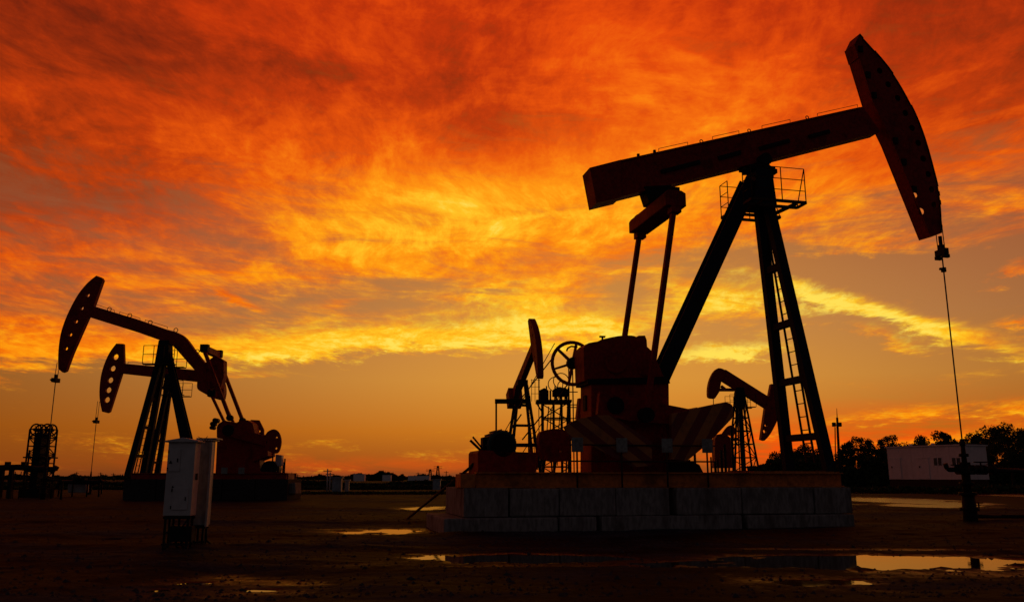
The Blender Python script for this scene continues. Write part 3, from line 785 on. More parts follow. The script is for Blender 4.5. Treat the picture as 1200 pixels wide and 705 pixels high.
# pipe leaning from the skid to the mud
a = ground_at(474, 608); bq = F0.p(559, 541, -0.3); bw = F0.o + F0.X * bq.x + F0.Y * bq.y + Vector((0, 0, bq.z))
lp = empty('leaning_pipe', a)
MB().tube((0, 0, -0.05), bw - a, 0.035).make('pipe', M_rail, lp); MB().tube((bw - a) * 0.93, (bw - a) * 0.97, 0.05).make('coupling', M_black, lp)
tag(lp, 'thin steel pipe leaning from the skid end down to the mud', 'pipe')

# wellhead under the horsehead
wp = F0.o + F0.X * rx
WH = empty('wellhead', (wp.x, wp.y, 0), F0.a)
tag(WH, 'dark oil wellhead with valves and flow pipe beneath the polished rod', 'wellhead')
zz = lambda y: F0.p(1131, y, 0).z
MB().tube((0, 0, -0.1), (0, 0, zz(578)), 0.19, 0.16, 16).make('casing_head', M_black, WH)
for y, r in ((596, 0.24), (578, 0.22), (566, 0.18), (553, 0.2), (543, 0.14), (533, 0.12)):
    MB().tube((0, 0, zz(y) - 0.04), (0, 0, zz(y) + 0.04), r, n=16).make('flange', M_black, WH)
MB().tube((0, 0, zz(578)), (0, 0, zz(545)), 0.11, n=14).tube((0, 0, zz(545)), (0, 0, zz(522)), 0.07, 0.055).make('tubing_spool', M_black, WH)
MB().tube((0, 0, zz(522)), (0, 0, zz(514)), 0.075, 0.05, 12).make('stuffing_box', M_black, WH)
zl = zz(550)
MB().path([(0, 0, zl), (-0.5, 0, zl), (-0.56, 0, zl + 0.04), (-0.6, 0, zl + 0.16)], 0.06, 8).make('flow_arm', M_black, WH)
MB().path([(0, 0, zl), (2.3, 0.1, zl - 0.03), (2.4, 0.1, zl - 0.12), (2.4, 0.1, 0)], 0.06, 8).make('flow_line', M_black, WH)
MB().path([(0.0, 0, 0.16), (0.9, -0.05, 0.14), (2.6, -0.1, 0.12)], 0.05, 8).make('casing_line', M_black, WH)
for x, r, zq in ((-0.3, 0.1, zl + 0.12), (0.5, 0.16, zl + 0.2), (0.3, 0.1, 0.5), (0.85, 0.12, zl + 0.14)):
    wv = MB().ring((x, 0, zq), (0, 0, 1), r, 0.015, 16, 5).tube((x, 0, zq - 0.14), (x, 0, zq), 0.02)
    for k in range(3): wv.tube((x - r * math.cos(k * 1.05), -r * math.sin(k * 1.05), zq), (x + r * math.cos(k * 1.05), r * math.sin(k * 1.05), zq), 0.01, n=5)
    wv.make('handwheel', M_black, WH)
for x in (-0.2, 0.22, 0.42, 0.58, 0.85): MB().tube((x - 0.05, 0, zl), (x + 0.05, 0, zl), 0.13, n=12).make('pipe_flange', M_black, WH)

# ---------------------------------------------------------------- pumpjacks farther off
def head_part(F, parent, outline, holes, r, T, mat=M_red):
    hp = [disc(v[0], v[1], r, 10) for v in F.xz(holes, -T / 2)]
    return MB().prism(F.xz(outline, -T / 2), -T / 2, T / 2, hp).make('horsehead', mat, parent)

def tripod(F, root, top, feet_n, feet_f, rear, spread, w, rungs=True):
    """front legs, rear leg, ladder"""
    tp = F.p(*top, 0); zf = F.p(*feet_n, -spread).z
    fn, ff, rf = F.p(*feet_n, -spread), F.p(*feet_f, spread), F.p(*rear, 0)
    fn.x = ff.x = (fn.x + ff.x) / 2; ff.z = rf.z = fn.z
    tn, tf = tp + Vector((0, -0.14, 0)), tp + Vector((0, 0.14, 0))
    for a, b in ((fn, tn), (ff, tf)): MB().bar(a, b, w, w * 1.1, (1, 0, 0)).make('leg', M_dark, root)
    MB().hbeam(rf, tp, w * 1.2, w * 1.15, 0.045, (0, 1, 0)).make('leg', M_dark, root)
    for k in (0.15, 0.36, 0.57, 0.76):
        MB().bar(fn.lerp(tn, k), ff.lerp(tf, k), 0.14, 0.16).make('cross_brace', M_dark, root)
    if rungs:
        lad = bpy.data.objects.new('ladder', None); C.objects.link(lad); lad.parent = root
        m0, m1 = (fn + ff) / 2, (tn + tf) / 2
        for t in (-0.2, 0.2): MB().bar(m0 + Vector((0, t, 0)), m0.lerp(m1, 0.8) + Vector((0, t, 0)), 0.04, 0.05).make('rail', M_rail, lad)
        rg = MB().tube((0, -0.2, 0), (0, 0.2, 0), 0.015, n=5).mesh('rung', M_rail)
        n = int((m1.z - m0.z) * 0.8 / 0.34)
        for k in range(n): inst('rung', rg, lad, m0.lerp(m1, 0.8 * (k + 0.6) / n))
    return tp, fn

def cage(F, root, x0, x1, y, ts):
    for t in ts:
        pf = bpy.data.objects.new('work_platform', None); C.objects.link(pf); pf.parent = root
        a, b = F.p(x0, y, 0), F.p(x1, y, 0); s = 1 if t > 0 else -1
        MB().box(a.x, b.x, min(t, t + s * 0.45), max(t, t + s * 0.45), a.z - 0.05, a.z).make('floor_frame', M_rail, pf)
        tt = t + s * 0.43
        for k in range(4):
            x = a.x + (b.x - a.x) * k / 3; MB().tube((x, tt, a.z), (x, tt, a.z + 0.95), 0.02, n=5).make('railing_post', M_rail, pf)
        for h in (0.48, 0.95): MB().tube((a.x, tt, a.z + h), (b.x, tt, a.z + h), 0.018, n=5).make('guard_rail', M_rail, pf)

def pitmans(F, root, eqp, pin, tp, bar=0.34):
    e, p = F.p(*eqp, 0), F.p(*pin, 0)
    MB().box(e.x - bar / 2, e.x + bar / 2, -tp - 0.12, tp + 0.12, e.z - bar / 2, e.z + bar / 2).make('equalizer', M_red, root, 0.02)
    for t in (-tp, tp):
        MB().box(e.x - bar * 0.62, e.x + bar * 0.62, t - 0.14, t + 0.14, e.z - bar * 0.4, e.z + bar * 0.75).make('end_lug', M_black, root)
        MB().bar((p.x, t, p.z), (e.x, t, e.z - 0.1), 0.17, 0.17).make('pitman_arm', M_red, root)
        MB().tube((p.x, t - 0.15, p.z), (p.x, t + 0.15, p.z), 0.16, n=12).make('wrist_pin_bearing', M_black, root)
    return e, p

def hang(F, root, hx, hy, cx_, cy_, wx_, wy_):
    """bridle, carrier bar, polished rod"""
    a, c0 = F.p(hx, hy, 0), F.p(cx_, cy_, 0)
    for t in (-0.14, 0.14): MB().tube((c0.x, t, c0.z), (a.x, t, a.z), 0.018, n=5).make('bridle_rope', M_rope, root)
    MB().box(c0.x - 0.12, c0.x + 0.12, -0.24, 0.24, c0.z - 0.22, c0.z).box(c0.x - 0.28, c0.x - 0.12, -0.06, 0.06, c0.z - 0.12, c0.z - 0.04).box(c0.x - 0.07, c0.x + 0.07, -0.07, 0.07, c0.z + 0.003, c0.z + 0.2).make('carrier_bar', M_black, root)
    MB().tube((c0.x, 0, F.p(wx_, wy_, 0).z), (c0.x, 0, c0.z + 0.1), 0.024, n=6).make('polished_rod', M_rope, root)
    return c0

def small_wellhead(F, x, label, s=1.0):
    w = empty('wellhead', F.o + F.X * x, F.a); tag(w, label, 'wellhead')
    MB().tube((0, 0, 0), (0, 0, 0.9 * s), 0.16 * s, n=12).tube((0, 0, 0.9 * s), (0, 0, 1.6 * s), 0.08 * s, n=10).make('casing_head', M_black, w)
    for z in (0.35, 0.62, 0.9, 1.15): MB().tube((0, 0, z * s - 0.03), (0, 0, z * s + 0.03), 0.24 * s, n=12).make('flange', M_black, w)
    MB().tube((0, 0, 1.6 * s), (0, 0, 1.85 * s), 0.07 * s, 0.04).make('stuffing_box', M_black, w)
    MB().path([(0, 0, 1.05 * s), (0.9 * s, 0, 1.05 * s), (1.0 * s, 0, 0.95 * s), (1.0 * s, 0, 0)], 0.06 * s, 8).make('flow_line', M_black, w)
    for x_ in (-0.34, 0.4): MB().tube((-0.1, 0, 0.72 * s), (x_ * s, 0, 0.72 * s), 0.05 * s).ring((x_ * s, 0, 0.72 * s), (1, 0, 0), 0.12 * s, 0.02, 12, 5).make('handwheel', M_black, w)
    return w

# --- bent-beam pumpjack facing left
D1 = 45.0
F1 = Frame((at_depth(200, 559, D1).x, D1), 0)
J1 = F1.empty('pumpjack'); tag(J1, 'bent-beam pumpjack whose long horsehead rises highest on the left side', 'pumpjack')
out1 = curve([(112.8, 322.8), (102.5, 331.3), (92, 344), (83.4, 359), (76.3, 374.6), (71.3, 390), (68.8, 405.8), (68, 420), (68.2, 432)], 3) + [(73, 436), (77, 434.5), (85, 413), (103, 372.4), (110, 357.5), (120.5, 328), (119, 325)]
head_part(F1, J1, out1, [(102.6, 345.5), (95.5, 360.7), (88.7, 376.3), (82, 391.7), (77, 408)], 0.115, 0.26)
b1 = [(109, 358.2), (160, 373.6)] + curve([(196, 386), (208, 389.5), (217, 395.6), (227, 409)], 4) + [(241, 427), (254, 445), (246, 457), (228, 433.5), (206, 408.5), (200, 403), (191, 399.6), (160, 388.5), (104, 371)]
bm1 = MB().prism(F1.xz(b1, -0.2), -0.2, 0.2).make('walking_beam', M_red, J1, 0.02)
for x, y in ((128, 363.5), (152, 370.8), (176, 379), (206, 388), (231, 413)):
    inst('lifting_eye', MB().ring((0, 0, 0.06), (0, 1, 0), 0.11, 0.022, 12, 5).mesh('lifting_eye', M_black), bm1, F1.p(x, y, -0.1))
for xa, xb in ((112, 134), (140, 164), (170, 196)):
    f = lambda x: 358.2 + (x - 109) * 0.311
    a, b = F1.p(xa, f(xa), -0.15), F1.p(xb, f(xb), -0.15); up = Vector((0, 0, 0.12))
    MB().path([a, a + up, b + up, b], 0.013, 5).make('hand_line', M_rope, bm1)
tp1, fn1 = tripod(F1, J1, (194, 402), (150, 558), (167, 558), (232, 558), 0.9, 0.27)
MB().prism([(tp1.x - 0.38, tp1.z - 1.2), (tp1.x + 0.38, tp1.z - 1.2), (tp1.x + 0.26, tp1.z + 0.12), (tp1.x - 0.26, tp1.z + 0.12)], -0.3, 0.3).make('post_cap', M_dark, J1)
cage(F1, J1, 175, 211, 428, (-0.45, 0.45))
e1, p1 = pitmans(F1, J1, (248, 412.5), (277, 491), 1.05)
tl1 = F1.p(250, 448, 0)
MB().prism(F1.xz([(240, 425), (252, 416), (262, 422), (262, 440), (258, 455), (244, 452)], -0.3), -0.3, 0.3).make('tail_bearing', M_red, J1, 0.03)
ZF1 = F1.p(200, 561, 0).z
fd1 = F1.empty('concrete_foundation'); tag(fd1, 'dark low concrete foundation under the bent-beam pumpjack behind the white cabinets', 'foundation')
xa, xb = F1.p(145, 560, -1.4).x, F1.p(338, 560, -1.4).x
for k in range(5):
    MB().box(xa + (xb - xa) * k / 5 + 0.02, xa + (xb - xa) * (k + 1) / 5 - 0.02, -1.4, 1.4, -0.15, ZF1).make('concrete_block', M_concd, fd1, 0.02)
for t in (-1.0, 1.0): MB().hbeam((xa + 0.2, t, ZF1 + 0.16), (xb - 0.2, t, ZF1 + 0.16), 0.24, 0.3, 0.03, (0, 0, 1)).make('skid_beam', M_red, J1)
MB().prism(F1.xz([(256, 508), (300, 508), (306, 558), (254, 558)], -0.5), -0.5, 0.5).make('gearbox_pedestal', M_red, J1, 0.02)
gc1 = [(254, 512), (254, 500)] + curve([(256, 496), (262, 493), (270, 493.5), (276, 495), (282, 492.5), (290, 492)], 3) + [(296, 496), (300, 512)]
MB().prism(F1.xz(gc1, -0.45), -0.45, 0.45).make('gear_reducer', M_red, J1, 0.03)
for x, y, r in ((250, 496.5, 0.12), (253, 492.5, 0.13), (249, 501, 0.1)):
    v = F1.p(x, y, -0.2); MB().tube((v.x, -0.4, v.z), (v.x, 0.1, v.z), r, n=10).make('brake_cylinder', M_black, J1)
sh1 = F1.p(274, 505, 0)
for s in (-1, 1):
    t0 = s * 0.8
    cr = MB().bar((sh1.x - 0.3, t0, sh1.z + 0.05), F1.p(320, 518, 0) + Vector((0, t0, 0)), 0.22, 0.5, (0, 0, 1)).make('crank', M_red, J1)
    MB().tube((sh1.x, t0 - 0.16, sh1.z), (sh1.x, t0 + 0.16, sh1.z), 0.3, n=14).make('crank_hub', M_black, cr)
cw = curve([(309, 514), (313, 506), (321, 502.5), (327, 507), (329.5, 517), (327, 528), (322, 531), (312, 527)], 3)
MB().prism(F1.xz(cw, -1.0), -1.0, -0.86, [disc(v[0], v[1], 0.06, 8) for v in F1.xz([(324, 512.5), (323.5, 525), (313, 518)], -1.0)]).make('counterweight', M_red, J1)
cw2 = [(292.5, 493.5), (294, 491.5), (303.5, 492), (309, 503), (309, 512), (300, 515), (294, 506)]
MB().prism(F1.xz(cw2, 0.8), 0.8, 0.94, [disc(v[0], v[1], 0.06, 8) for v in F1.xz([(300.4, 498), (304, 505)], 0.8)]).make('counterweight', M_red, J1)
MB().prism(F1.xz([(294, 511), (313, 511), (314, 534), (296, 541)], -0.7), -0.7, 0.7).make('crank_guard', M_red, J1, 0.02)
for px in (263, 283):
    v = F1.p(px, 551, -1.25); MB().box(v.x - 0.16, v.x + 0.16, -1.27, -1.25, v.z - 0.16, v.z + 0.16).make('white_plate', M_plate, J1)
MB().tube(F1.p(315, 549, -0.5), F1.p(315, 549, -0.5) + Vector((0, 1.0, 0)), 0.42, n=16).make('motor', M_black, J1)
MB().prism(F1.xz([(303, 557), (303, 552), (338, 554), (338, 561)], -0.6), -0.6, 0.6).make('motor_stand', M_red, J1)
MB().prism(F1.xz([(323, 532), (330, 533), (330, 545), (322, 547)], -0.3), -0.3, 0.1).make('terminal_box', M_whited, J1, 0.02)
for px, y0 in ((332, 541), (334, 537), (327, 546), (320, 530)):
    v = F1.p(px, y0, 0.2); MB().tube((v.x, 0.2, ZF1), v, 0.04).make('stand_pipe', M_black, J1)
eb = F1.empty('concrete_end_block'); tag(eb, 'pale concrete block beyond the motor end of the bent-beam pumpjack', 'block')
MB().prism(F1.xz([(338, 566), (346, 565), (346.5, 578), (338, 578)], -1.0), -1.0, 0.2).make('block', M_conc, eb, 0.02)
c1 = hang(F1, J1, 68.6, 425, 65.5, 443, 54, 548)
small_wellhead(F1, c1.x, 'wellhead below the rod of the bent-beam pumpjack, beside the wheeled tower', 0.95)

# --- straight-beam pumpjack behind it
D2 = 60.0
F2 = Frame((at_depth(203, 559, D2).x, D2), 0)
J2 = F2.empty('pumpjack'); tag(J2, 'smaller straight-beam pumpjack standing behind the bent-beam one', 'pumpjack')
out2 = curve([(136.2, 402.2), (128, 413.4), (121.8, 427.4), (118, 441.5), (116.4, 458.6), (117.2, 471), (119.5, 482)], 3) + [(125.7, 483.6), (128.5, 482), (142.5, 438.4), (145.5, 425), (144.8, 402.7)]
head_part(F2, J2, out2, [(135.2, 417.8), (131.8, 431.3), (129, 445), (126.8, 456.6), (125, 468)], 0.22, 0.26)
bm2 = MB().prism(F2.xz([(143, 425.5), (232, 433.5), (252, 441), (250, 455), (232, 447), (141, 437)], -0.2), -0.2, 0.2).make('walking_beam', M_red, J2, 0.02)
a, b = F2.p(150, 426, -0.15), F2.p(168, 427.5, -0.15); up = Vector((0, 0, 0.14)); MB().path([a, a + up, b + up, b], 0.016, 5).make('hand_line', M_rope, bm2)
tp2, fn2 = tripod(F2, J2, (200, 440), (173, 560), (184, 560), (224, 560), 0.8, 0.28)
MB().prism([(tp2.x - 0.4, tp2.z - 1.0), (tp2.x + 0.4, tp2.z - 1.0), (tp2.x + 0.26, tp2.z + 0.1), (tp2.x - 0.26, tp2.z + 0.1)], -0.3, 0.3).make('post_cap', M_dark, J2)
cage(F2, J2, 186, 219, 463, (-0.45, 0.45))
e2, p2 = pitmans(F2, J2, (254, 463), (269, 496), 1.05, 0.42)
MB().prism(F2.xz(curve([(231, 446), (231, 455), (238, 460), (246, 464), (258, 468), (262, 460), (260, 446), (250, 436), (240, 438)], 3), -0.35), -0.35, 0.35).make('tail_weight', M_red, J2, 0.03)
ZF2 = F2.p(200, 563, 0).z
fd2 = F2.empty('concrete_foundation'); tag(fd2, 'far dark foundation under the straight-beam pumpjack', 'foundation')
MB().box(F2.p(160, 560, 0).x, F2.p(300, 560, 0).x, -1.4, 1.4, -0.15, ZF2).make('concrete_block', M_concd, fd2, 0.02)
MB().prism(F2.xz([(255, 500), (285, 500), (290, 563), (252, 563)], -0.4), -0.4, 0.4).make('gear_reducer', M_red, J2, 0.03)
for t in (-0.8, 0.8): MB().bar(F2.p(262, 505, 0) + Vector((0, t, 0)), F2.p(296, 520, 0) + Vector((0, t, 0)), 0.2, 0.5).make('crank', M_red, J2)
c2 = hang(F2, J2, 115.6, 470, 113, 492, 108, 560)
small_wellhead(F2, c2.x, 'wellhead with low flow pipes under the straight-beam pumpjack', 0.85)

# --- pumpjack turned towards us, left of the big one
D3 = 58.0
c3 = at_depth(612, 559, D3)
J3 = empty('pumpjack', (c3.x, c3.y, 0), math.radians(-79)); tag(J3, 'pumpjack seen end-on left of the big one, narrow horsehead pointing skyward', 'pumpjack')
hp3 = at_depth(610, 447, D3).z
def lattice(root, w0, w1, z0, z1, n, r, mat, cx0=0.0, cy0=0.0, dy=1.0, cross=True):
    P = lambda i, k: Vector((cx0 + (w0 + (w1 - w0) * k) * (-1 if i in (0, 3) else 1), cy0 + dy * (w0 + (w1 - w0) * k) * (-1 if i < 2 else 1), z0 + (z1 - z0) * k))
    for i in range(4): MB().bar(P(i, 0), P(i, 1), r * 2, r * 2).make('leg', mat, root)
    for j in range(n + 1):
        k = j / n
        for i in range(4):
            if j: MB().bar(P(i, k), P((i + 1) % 4, k), r * 1.3, r * 1.3).make('brace', mat, root)
            if cross and j < n:
                a, b = (P(i, k), P((i + 1) % 4, (j + 1) / n)) if (j + i) % 2 else (P((i + 1) % 4, k), P(i, (j + 1) / n))
                MB().bar(a, b, r, r).make('brace', mat, root)
lattice(J3, 1.15, 0.28, 0.5, hp3 - 0.25, 5, 0.075, M_dark, cross=False)
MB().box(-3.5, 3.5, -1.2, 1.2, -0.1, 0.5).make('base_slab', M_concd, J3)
tl = math.radians(21); ct, st = math.cos(tl), math.sin(tl)
bp3 = lambda a, b: (a * ct - b * st, hp3 + a * st + b * ct)
MB().prism([bp3(-3.3, -0.1), bp3(-3.0, 0.65), bp3(4.4, 0.5), bp3(4.4, -0.05), bp3(0, -0.1)], -0.2, 0.2).make('walking_beam', M_red, J3, 0.02)
hc = [(4.0, 2.45), (4.5, 2.35), (5.25, 1.2), (5.6, 0.0), (5.6, -1.1), (5.3, -2.3), (4.95, -2.35), (4.45, -0.4), (4.2, 0.6)]
MB().prism([bp3(*q) for q in curve(hc[:7], 3) + hc[7:]], -0.19, 0.19, [disc(*bp3(a, b), 0.11, 8) for a, b in ((4.8, 1.5), (4.95, 0.8), (5.0, -0.8), (4.98, -1.3))]).make('horsehead', M_red, J3)
MB().box(-0.35, 0.35, -0.35, 0.35, hp3 - 0.3, hp3 + 0.1).make('saddle_bearing', M_black, J3)
MB().prism([bp3(-3.3, -0.5), bp3(-3.4, 0.7), bp3(-2.4, 0.75), bp3(-2.3, -0.5)], -0.5, 0.5).make('tail_weight', M_red, J3, 0.03)
MB().tube((5.2, 0, hp3 - 4.2), (5.2, 0, hp3 - 0.3), 0.03, n=5).make('polished_rod', M_rope, J3)
lad = bpy.data.objects.new('ladder', None); C.objects.link(lad); lad.parent = J3
for t in (0.45, 0.8): MB().tube((1.1, t, 0.5), (0.4, t * 0.6, hp3 - 1.0), 0.025, n=5).make('rail', M_rail, lad)
for k in range(18): q_ = (k + 0.5) / 18; MB().tube((1.1 - 0.7 * q_, 0.45 - 0.18 * q_, 0.5 + (hp3 - 1.5) * q_), (1.1 - 0.7 * q_, 0.8 - 0.32 * q_, 0.5 + (hp3 - 1.5) * q_), 0.02, n=5).make('rung', M_rail, lad)
# service frame beside it
FS = Frame((at_depth(600, 559, 56).x, 56.0), 0)
sf = FS.empty('pipe_gantry'); tag(sf, 'thin pipe frame with a flat top bar beside the end-on pumpjack', 'gantry')
MB().bar(FS.p(580, 470, 0), FS.p(621, 470, 0), 0.5, 0.28).make('top_bar', M_black, sf)
MB().tube(FS.p(581.5, 471, 0), (FS.p(581.5, 540, 0).x, 0, 0), 0.06).make('post', M_black, sf)
MB().tube((FS.p(620, 540, 0).x, 0, 0), FS.p(619, 471, 0), 0.05).make('post', M_black, sf)
MB().tube(FS.p(582, 528, 0), FS.p(611, 485, 0), 0.045).make('brace', M_black, sf)
MB().tube(FS.p(612, 515, 0.3), FS.p(636, 485, 0.3), 0.045).tube(FS.p(612, 465, 0.3), FS.p(650, 416, 0.3), 0.04).make('guy_rod', M_black, sf)

# --- double-headed pumpjack beyond the big one
D4 = 68.0
F4 = Frame((at_depth(872, 559, D4).x, D4), 0)
J4 = F4.empty('pumpjack'); tag(J4, 'red double-headed pumpjack on a lattice tower seen under the big beam', 'pumpjack')
bm4 = MB().prism(F4.xz([(843, 432), (851, 433), (901, 464.5), (908, 470), (900, 480), (867, 459), (858, 453.5), (846, 446)], -0.22), -0.22, 0.22).make('walking_beam', M_red, J4, 0.02)
MB().prism(F4.xz(curve([(848, 432.2), (842, 431), (837, 434.8), (832.5, 443.4), (830.2, 453.5), (830.2, 463.7), (833, 466)], 3) + [(838, 466.5), (843, 459), (845.5, 446), (850, 440)], -0.3), -0.3, 0.3).make('rear_horsehead', M_red, J4)
MB().prism(F4.xz([(904, 449.5)] + curve([(909, 450), (914, 462), (915.5, 475), (911.5, 491), (903, 508), (896, 516)], 3) + [(891.8, 514.4), (897, 478), (901, 465)], -0.3), -0.3, 0.3,
           [disc(v[0], v[1], r, 8) for v, r in zip(F4.xz([(897.9, 498), (896.6, 505)], -0.3), (0.13, 0.16))]).make('horsehead', M_red, J4)
MB().bar(F4.p(843, 456.5, 0), F4.p(860, 456.5, 0), 0.3, 0.24).bar(F4.p(845, 452, 0), F4.p(850, 456, 0), 0.2).make('bracket', M_red, J4)
MB().tube(F4.p(836, 466, 0), F4.p(836, 500, 0), 0.035, n=5).make('link_rope', M_rope, J4)
zt4 = F4.p(870, 459, 0).z
lattice(J4, 1.05, 0.27, 0.6, zt4, 7, 0.06, M_dark)
MB().bar((0, 0, 0.6), (0, 0, zt4), 0.32).make('centre_post', M_dark, J4)
MB().box(-0.32, 0.32, -0.32, 0.32, zt4 - 1.2, zt4 + 0.35).make('post_cap', M_dark, J4)
cage(F4, J4, 853, 883, 477, (-0.35, 0.35))
MB().tube((F4.p(861, 477, 0).x, -0.5, 0.6), (F4.p(861, 458, 0).x, -0.5, F4.p(861, 458, 0).z), 0.06).make('stand_pipe', M_dark, J4)
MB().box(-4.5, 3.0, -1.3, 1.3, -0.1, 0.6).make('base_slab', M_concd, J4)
MB().prism(F4.xz(curve([(838, 548), (838, 514), (844, 508), (852, 509), (858, 515)], 2) + [(858, 548)], -0.5), -0.5, 0.5).make('gear_reducer', M_red, J4, 0.03)
MB().prism(F4.xz(curve([(846, 508), (852, 500), (858, 498), (862, 503), (860, 511)], 3), -0.8), -0.8, -0.6).make('counterweight', M_red, J4)
MB().bar(F4.p(835, 517, 0.3), F4.p(866, 514, 0.3), 0.2, 0.25).make('crank', M_red, J4)

# --- tower pumps with head wheels
def tower_pump(px, D, ytop, wpx, ypl, label, arms):
    F = Frame((at_depth(px, 559, D).x, D), 0); T = F.empty('tower_pump'); tag(T, label, 'tower pump')
    m = D / FPX; hw = wpx * m / 2; zt_ = F.p(px, ytop, 0).z; zp_ = F.p(px, ypl, 0).z
    lattice(T, hw, hw * 0.96, 0, zt_ - hw * 0.5, 8, 0.045, M_black, dy=0.8)
    R = hw * 0.55
    for s in (-1, 1):
        for t in (-0.25, 0.25):
            MB().ring((s * hw * 0.55, t, zt_ - R), (0, 1, 0), R, 0.05, 20, 5).make('head_wheel', M_black, T)
        sp_ = MB()
        for k in range(4):
            a = k * math.pi / 4; e = Vector((math.cos(a), 0, math.sin(a))) * R; c_ = Vector((s * hw * 0.55, 0, zt_ - R)); sp_.tube(c_ - e, c_ + e, 0.025, n=5)
        sp_.tube((s * hw * 0.55, -0.4, zt_ - R), (s * hw * 0.55, 0.4, zt_ - R), 0.1).make('wheel_spokes', M_black, T)
    MB().box(-hw * 0.4, hw * 0.35, -0.5, 0.5, 0.2, zt_ - R * 1.6).make('counterweight_box', M_black, T)
    MB().box(-hw * 1.1, hw * 1.1, -0.7, 0.7, zp_ - 0.08, zp_).make('platform', M_black, T)
    return F, T, hw, zp_
F5, T5, hw5, zp5 = tower_pump(45, 50.0, 497, 23, 535, 'lattice tower with two head wheels beside the far pipe rack', 0)
MB().box(-hw5, hw5, -0.8, 0.8, -0.1, 0.55).make('base_block', M_black, T5)
for x, y in ((34, 533), (57, 540)): v = F5.p(x, y, -0.7); MB().tube((v.x, -0.7, 0), v + Vector((0, 0, 0.3)), 0.05).make('guide_pole', M_black, T5)
F6 = Frame((at_depth(652, 559, 46).x, 46.0), 0); T6 = F6.empty('service_tower')
tag(T6, 'lattice service tower with a cluttered top platform behind the belt pulley', 'service tower')
hw6 = 0.72; zp6 = F6.p(652, 472, 0).z
lattice(T6, hw6, hw6, 0, zp6, 6, 0.055, M_black, dy=0.9)
for x in (649.5, 659): v = F6.p(x, 560, 0.2); MB().bar((v.x, 0.2, 0), (v.x, 0.2, zp6), 0.13).make('pump_column', M_black, T6)
MB().box(F6.p(628, 470, 0).x, F6.p(669, 470, 0).x, -0.8, 0.8, zp6, zp6 + 0.12).make('platform', M_black, T6)
MB().prism(F6.xz([(632, 457), (638, 454), (643, 457), (643, 469), (633, 469)], -0.5), -0.5, 0.3).make('motor', M_black, T6, 0.04)
MB().prism(F6.xz([(648, 456), (654, 453), (663, 454), (667, 457), (667, 463), (648, 463)], -0.5), -0.5, 0.5).make('gear_head', M_black, T6, 0.04)
for x, y, r in ((657.5, 446, 0.42), (651, 450, 0.40), (660, 452, 0.3)):
    v = F6.p(x, y, 0.1); MB().ring(v, (0, 1, 0), r, 0.028, 22, 5, 0, 2 * math.pi).make('head_wheel', M_black, T6)
for x in (636, 645, 652, 658, 664): v = F6.p(x, 468, -0.3); MB().tube((v.x, -0.3, zp6 + 0.1), v + Vector((0, 0, 0.5)), 0.05).make('stud_bolt', M_black, T6)
for x in (667.8, 672.5): MB().tube((F6.p(x, 500, 0).x, 0.3, 0), (F6.p(x, 500, 0).x, 0.3, F6.p(668, 428, 0).z), 0.035, n=6).make('riser_pipe', M_black, T6)
for y in (459, 474, 477, 490, 494): MB().tube(F6.p(664, y, 0.3), F6.p(677, y, 0.3), 0.03, n=5).make('cross_pipe', M_black, T6)
for x in (623, 627, 632): MB().tube(F6.p(x, 470, 0.6), F6.p(x, 444, 0.6), 0.016, n=5).make('railing_post', M_black, T6)
for y in (445, 453, 461): MB().tube(F6.p(622, y, 0.6), F6.p(633, y, 0.6), 0.014, n=5).make('guard_rail', M_black, T6)
for x, y0, y1 in ((641, 476, 505), (644, 480, 520), (655, 474, 500), (663, 476, 530), (653, 500, 545)): MB().tube(F6.p(x, y1, -0.4), F6.p(x + 2, y0, -0.2), 0.03, n=5).make('hose', M_black, T6)
for x in (634, 640, 650, 656, 662, 666): MB().tube(F6.p(x, 470, -0.5), F6.p(x + 0.5, 452 + (x % 5), -0.5), 0.04, n=5).make('valve_stem', M_black, T6)
MB().tube(F6.p(628, 471, -0.6), F6.p(637, 485, -0.6), 0.04).make('brace', M_black, T6)

# ---------------------------------------------------------------- control cabinets on the left
gc = ground_at(214, 647)
FC = Frame((gc.x, gc.y), 2)
def cabinet(name_label, xl, xr, ytop, ybot, depth, t0, mat, apex):
    R = FC.empty('control_cabinet'); tag(R, name_label, 'cabinet')
    a, b = FC.p(xl, ybot, t0), FC.p(xr, ytop, t0)
    body = MB().box(a.x, b.x, t0, t0 + depth, a.z, b.z).make('body', mat, R, 0.008)
    mx = (a.x + b.x) / 2; ov = 0.05
    roof = [(a.x - ov, b.z + 0.002), (b.x + ov, b.z + 0.002), (b.x + ov, b.z + 0.025), (mx + 0.02, b.z + apex), (a.x - ov, b.z + 0.025)]
    MB().prism(roof, t0 - ov, t0 + depth + ov).make('roof', M_whited, R, 0.006)
    for x in (a.x + 0.04, b.x - 0.04):
        for t in (t0 + 0.04, t0 + depth - 0.04): MB().bar((x, t, -0.05), (x, t, a.z), 0.035, 0.035).make('leg', M_black, R)
    for t in (t0 + 0.04, t0 + depth - 0.04):
        MB().bar((a.x, t, a.z - 0.03), (b.x, t, a.z - 0.03), 0.04).make('support_bar', M_black, R)
        MB().bar((a.x, t, 0.12), (b.x, t, 0.12), 0.025).make('support_bar', M_black, R)
    return R, body, a, b
K1, body1, ka, kb = cabinet('white steel control cabinet with two hatches, nearer of the pair on thin legs', 190.5, 229.5, 518, 604, 0.27, 0.0, M_whited, 0.075)
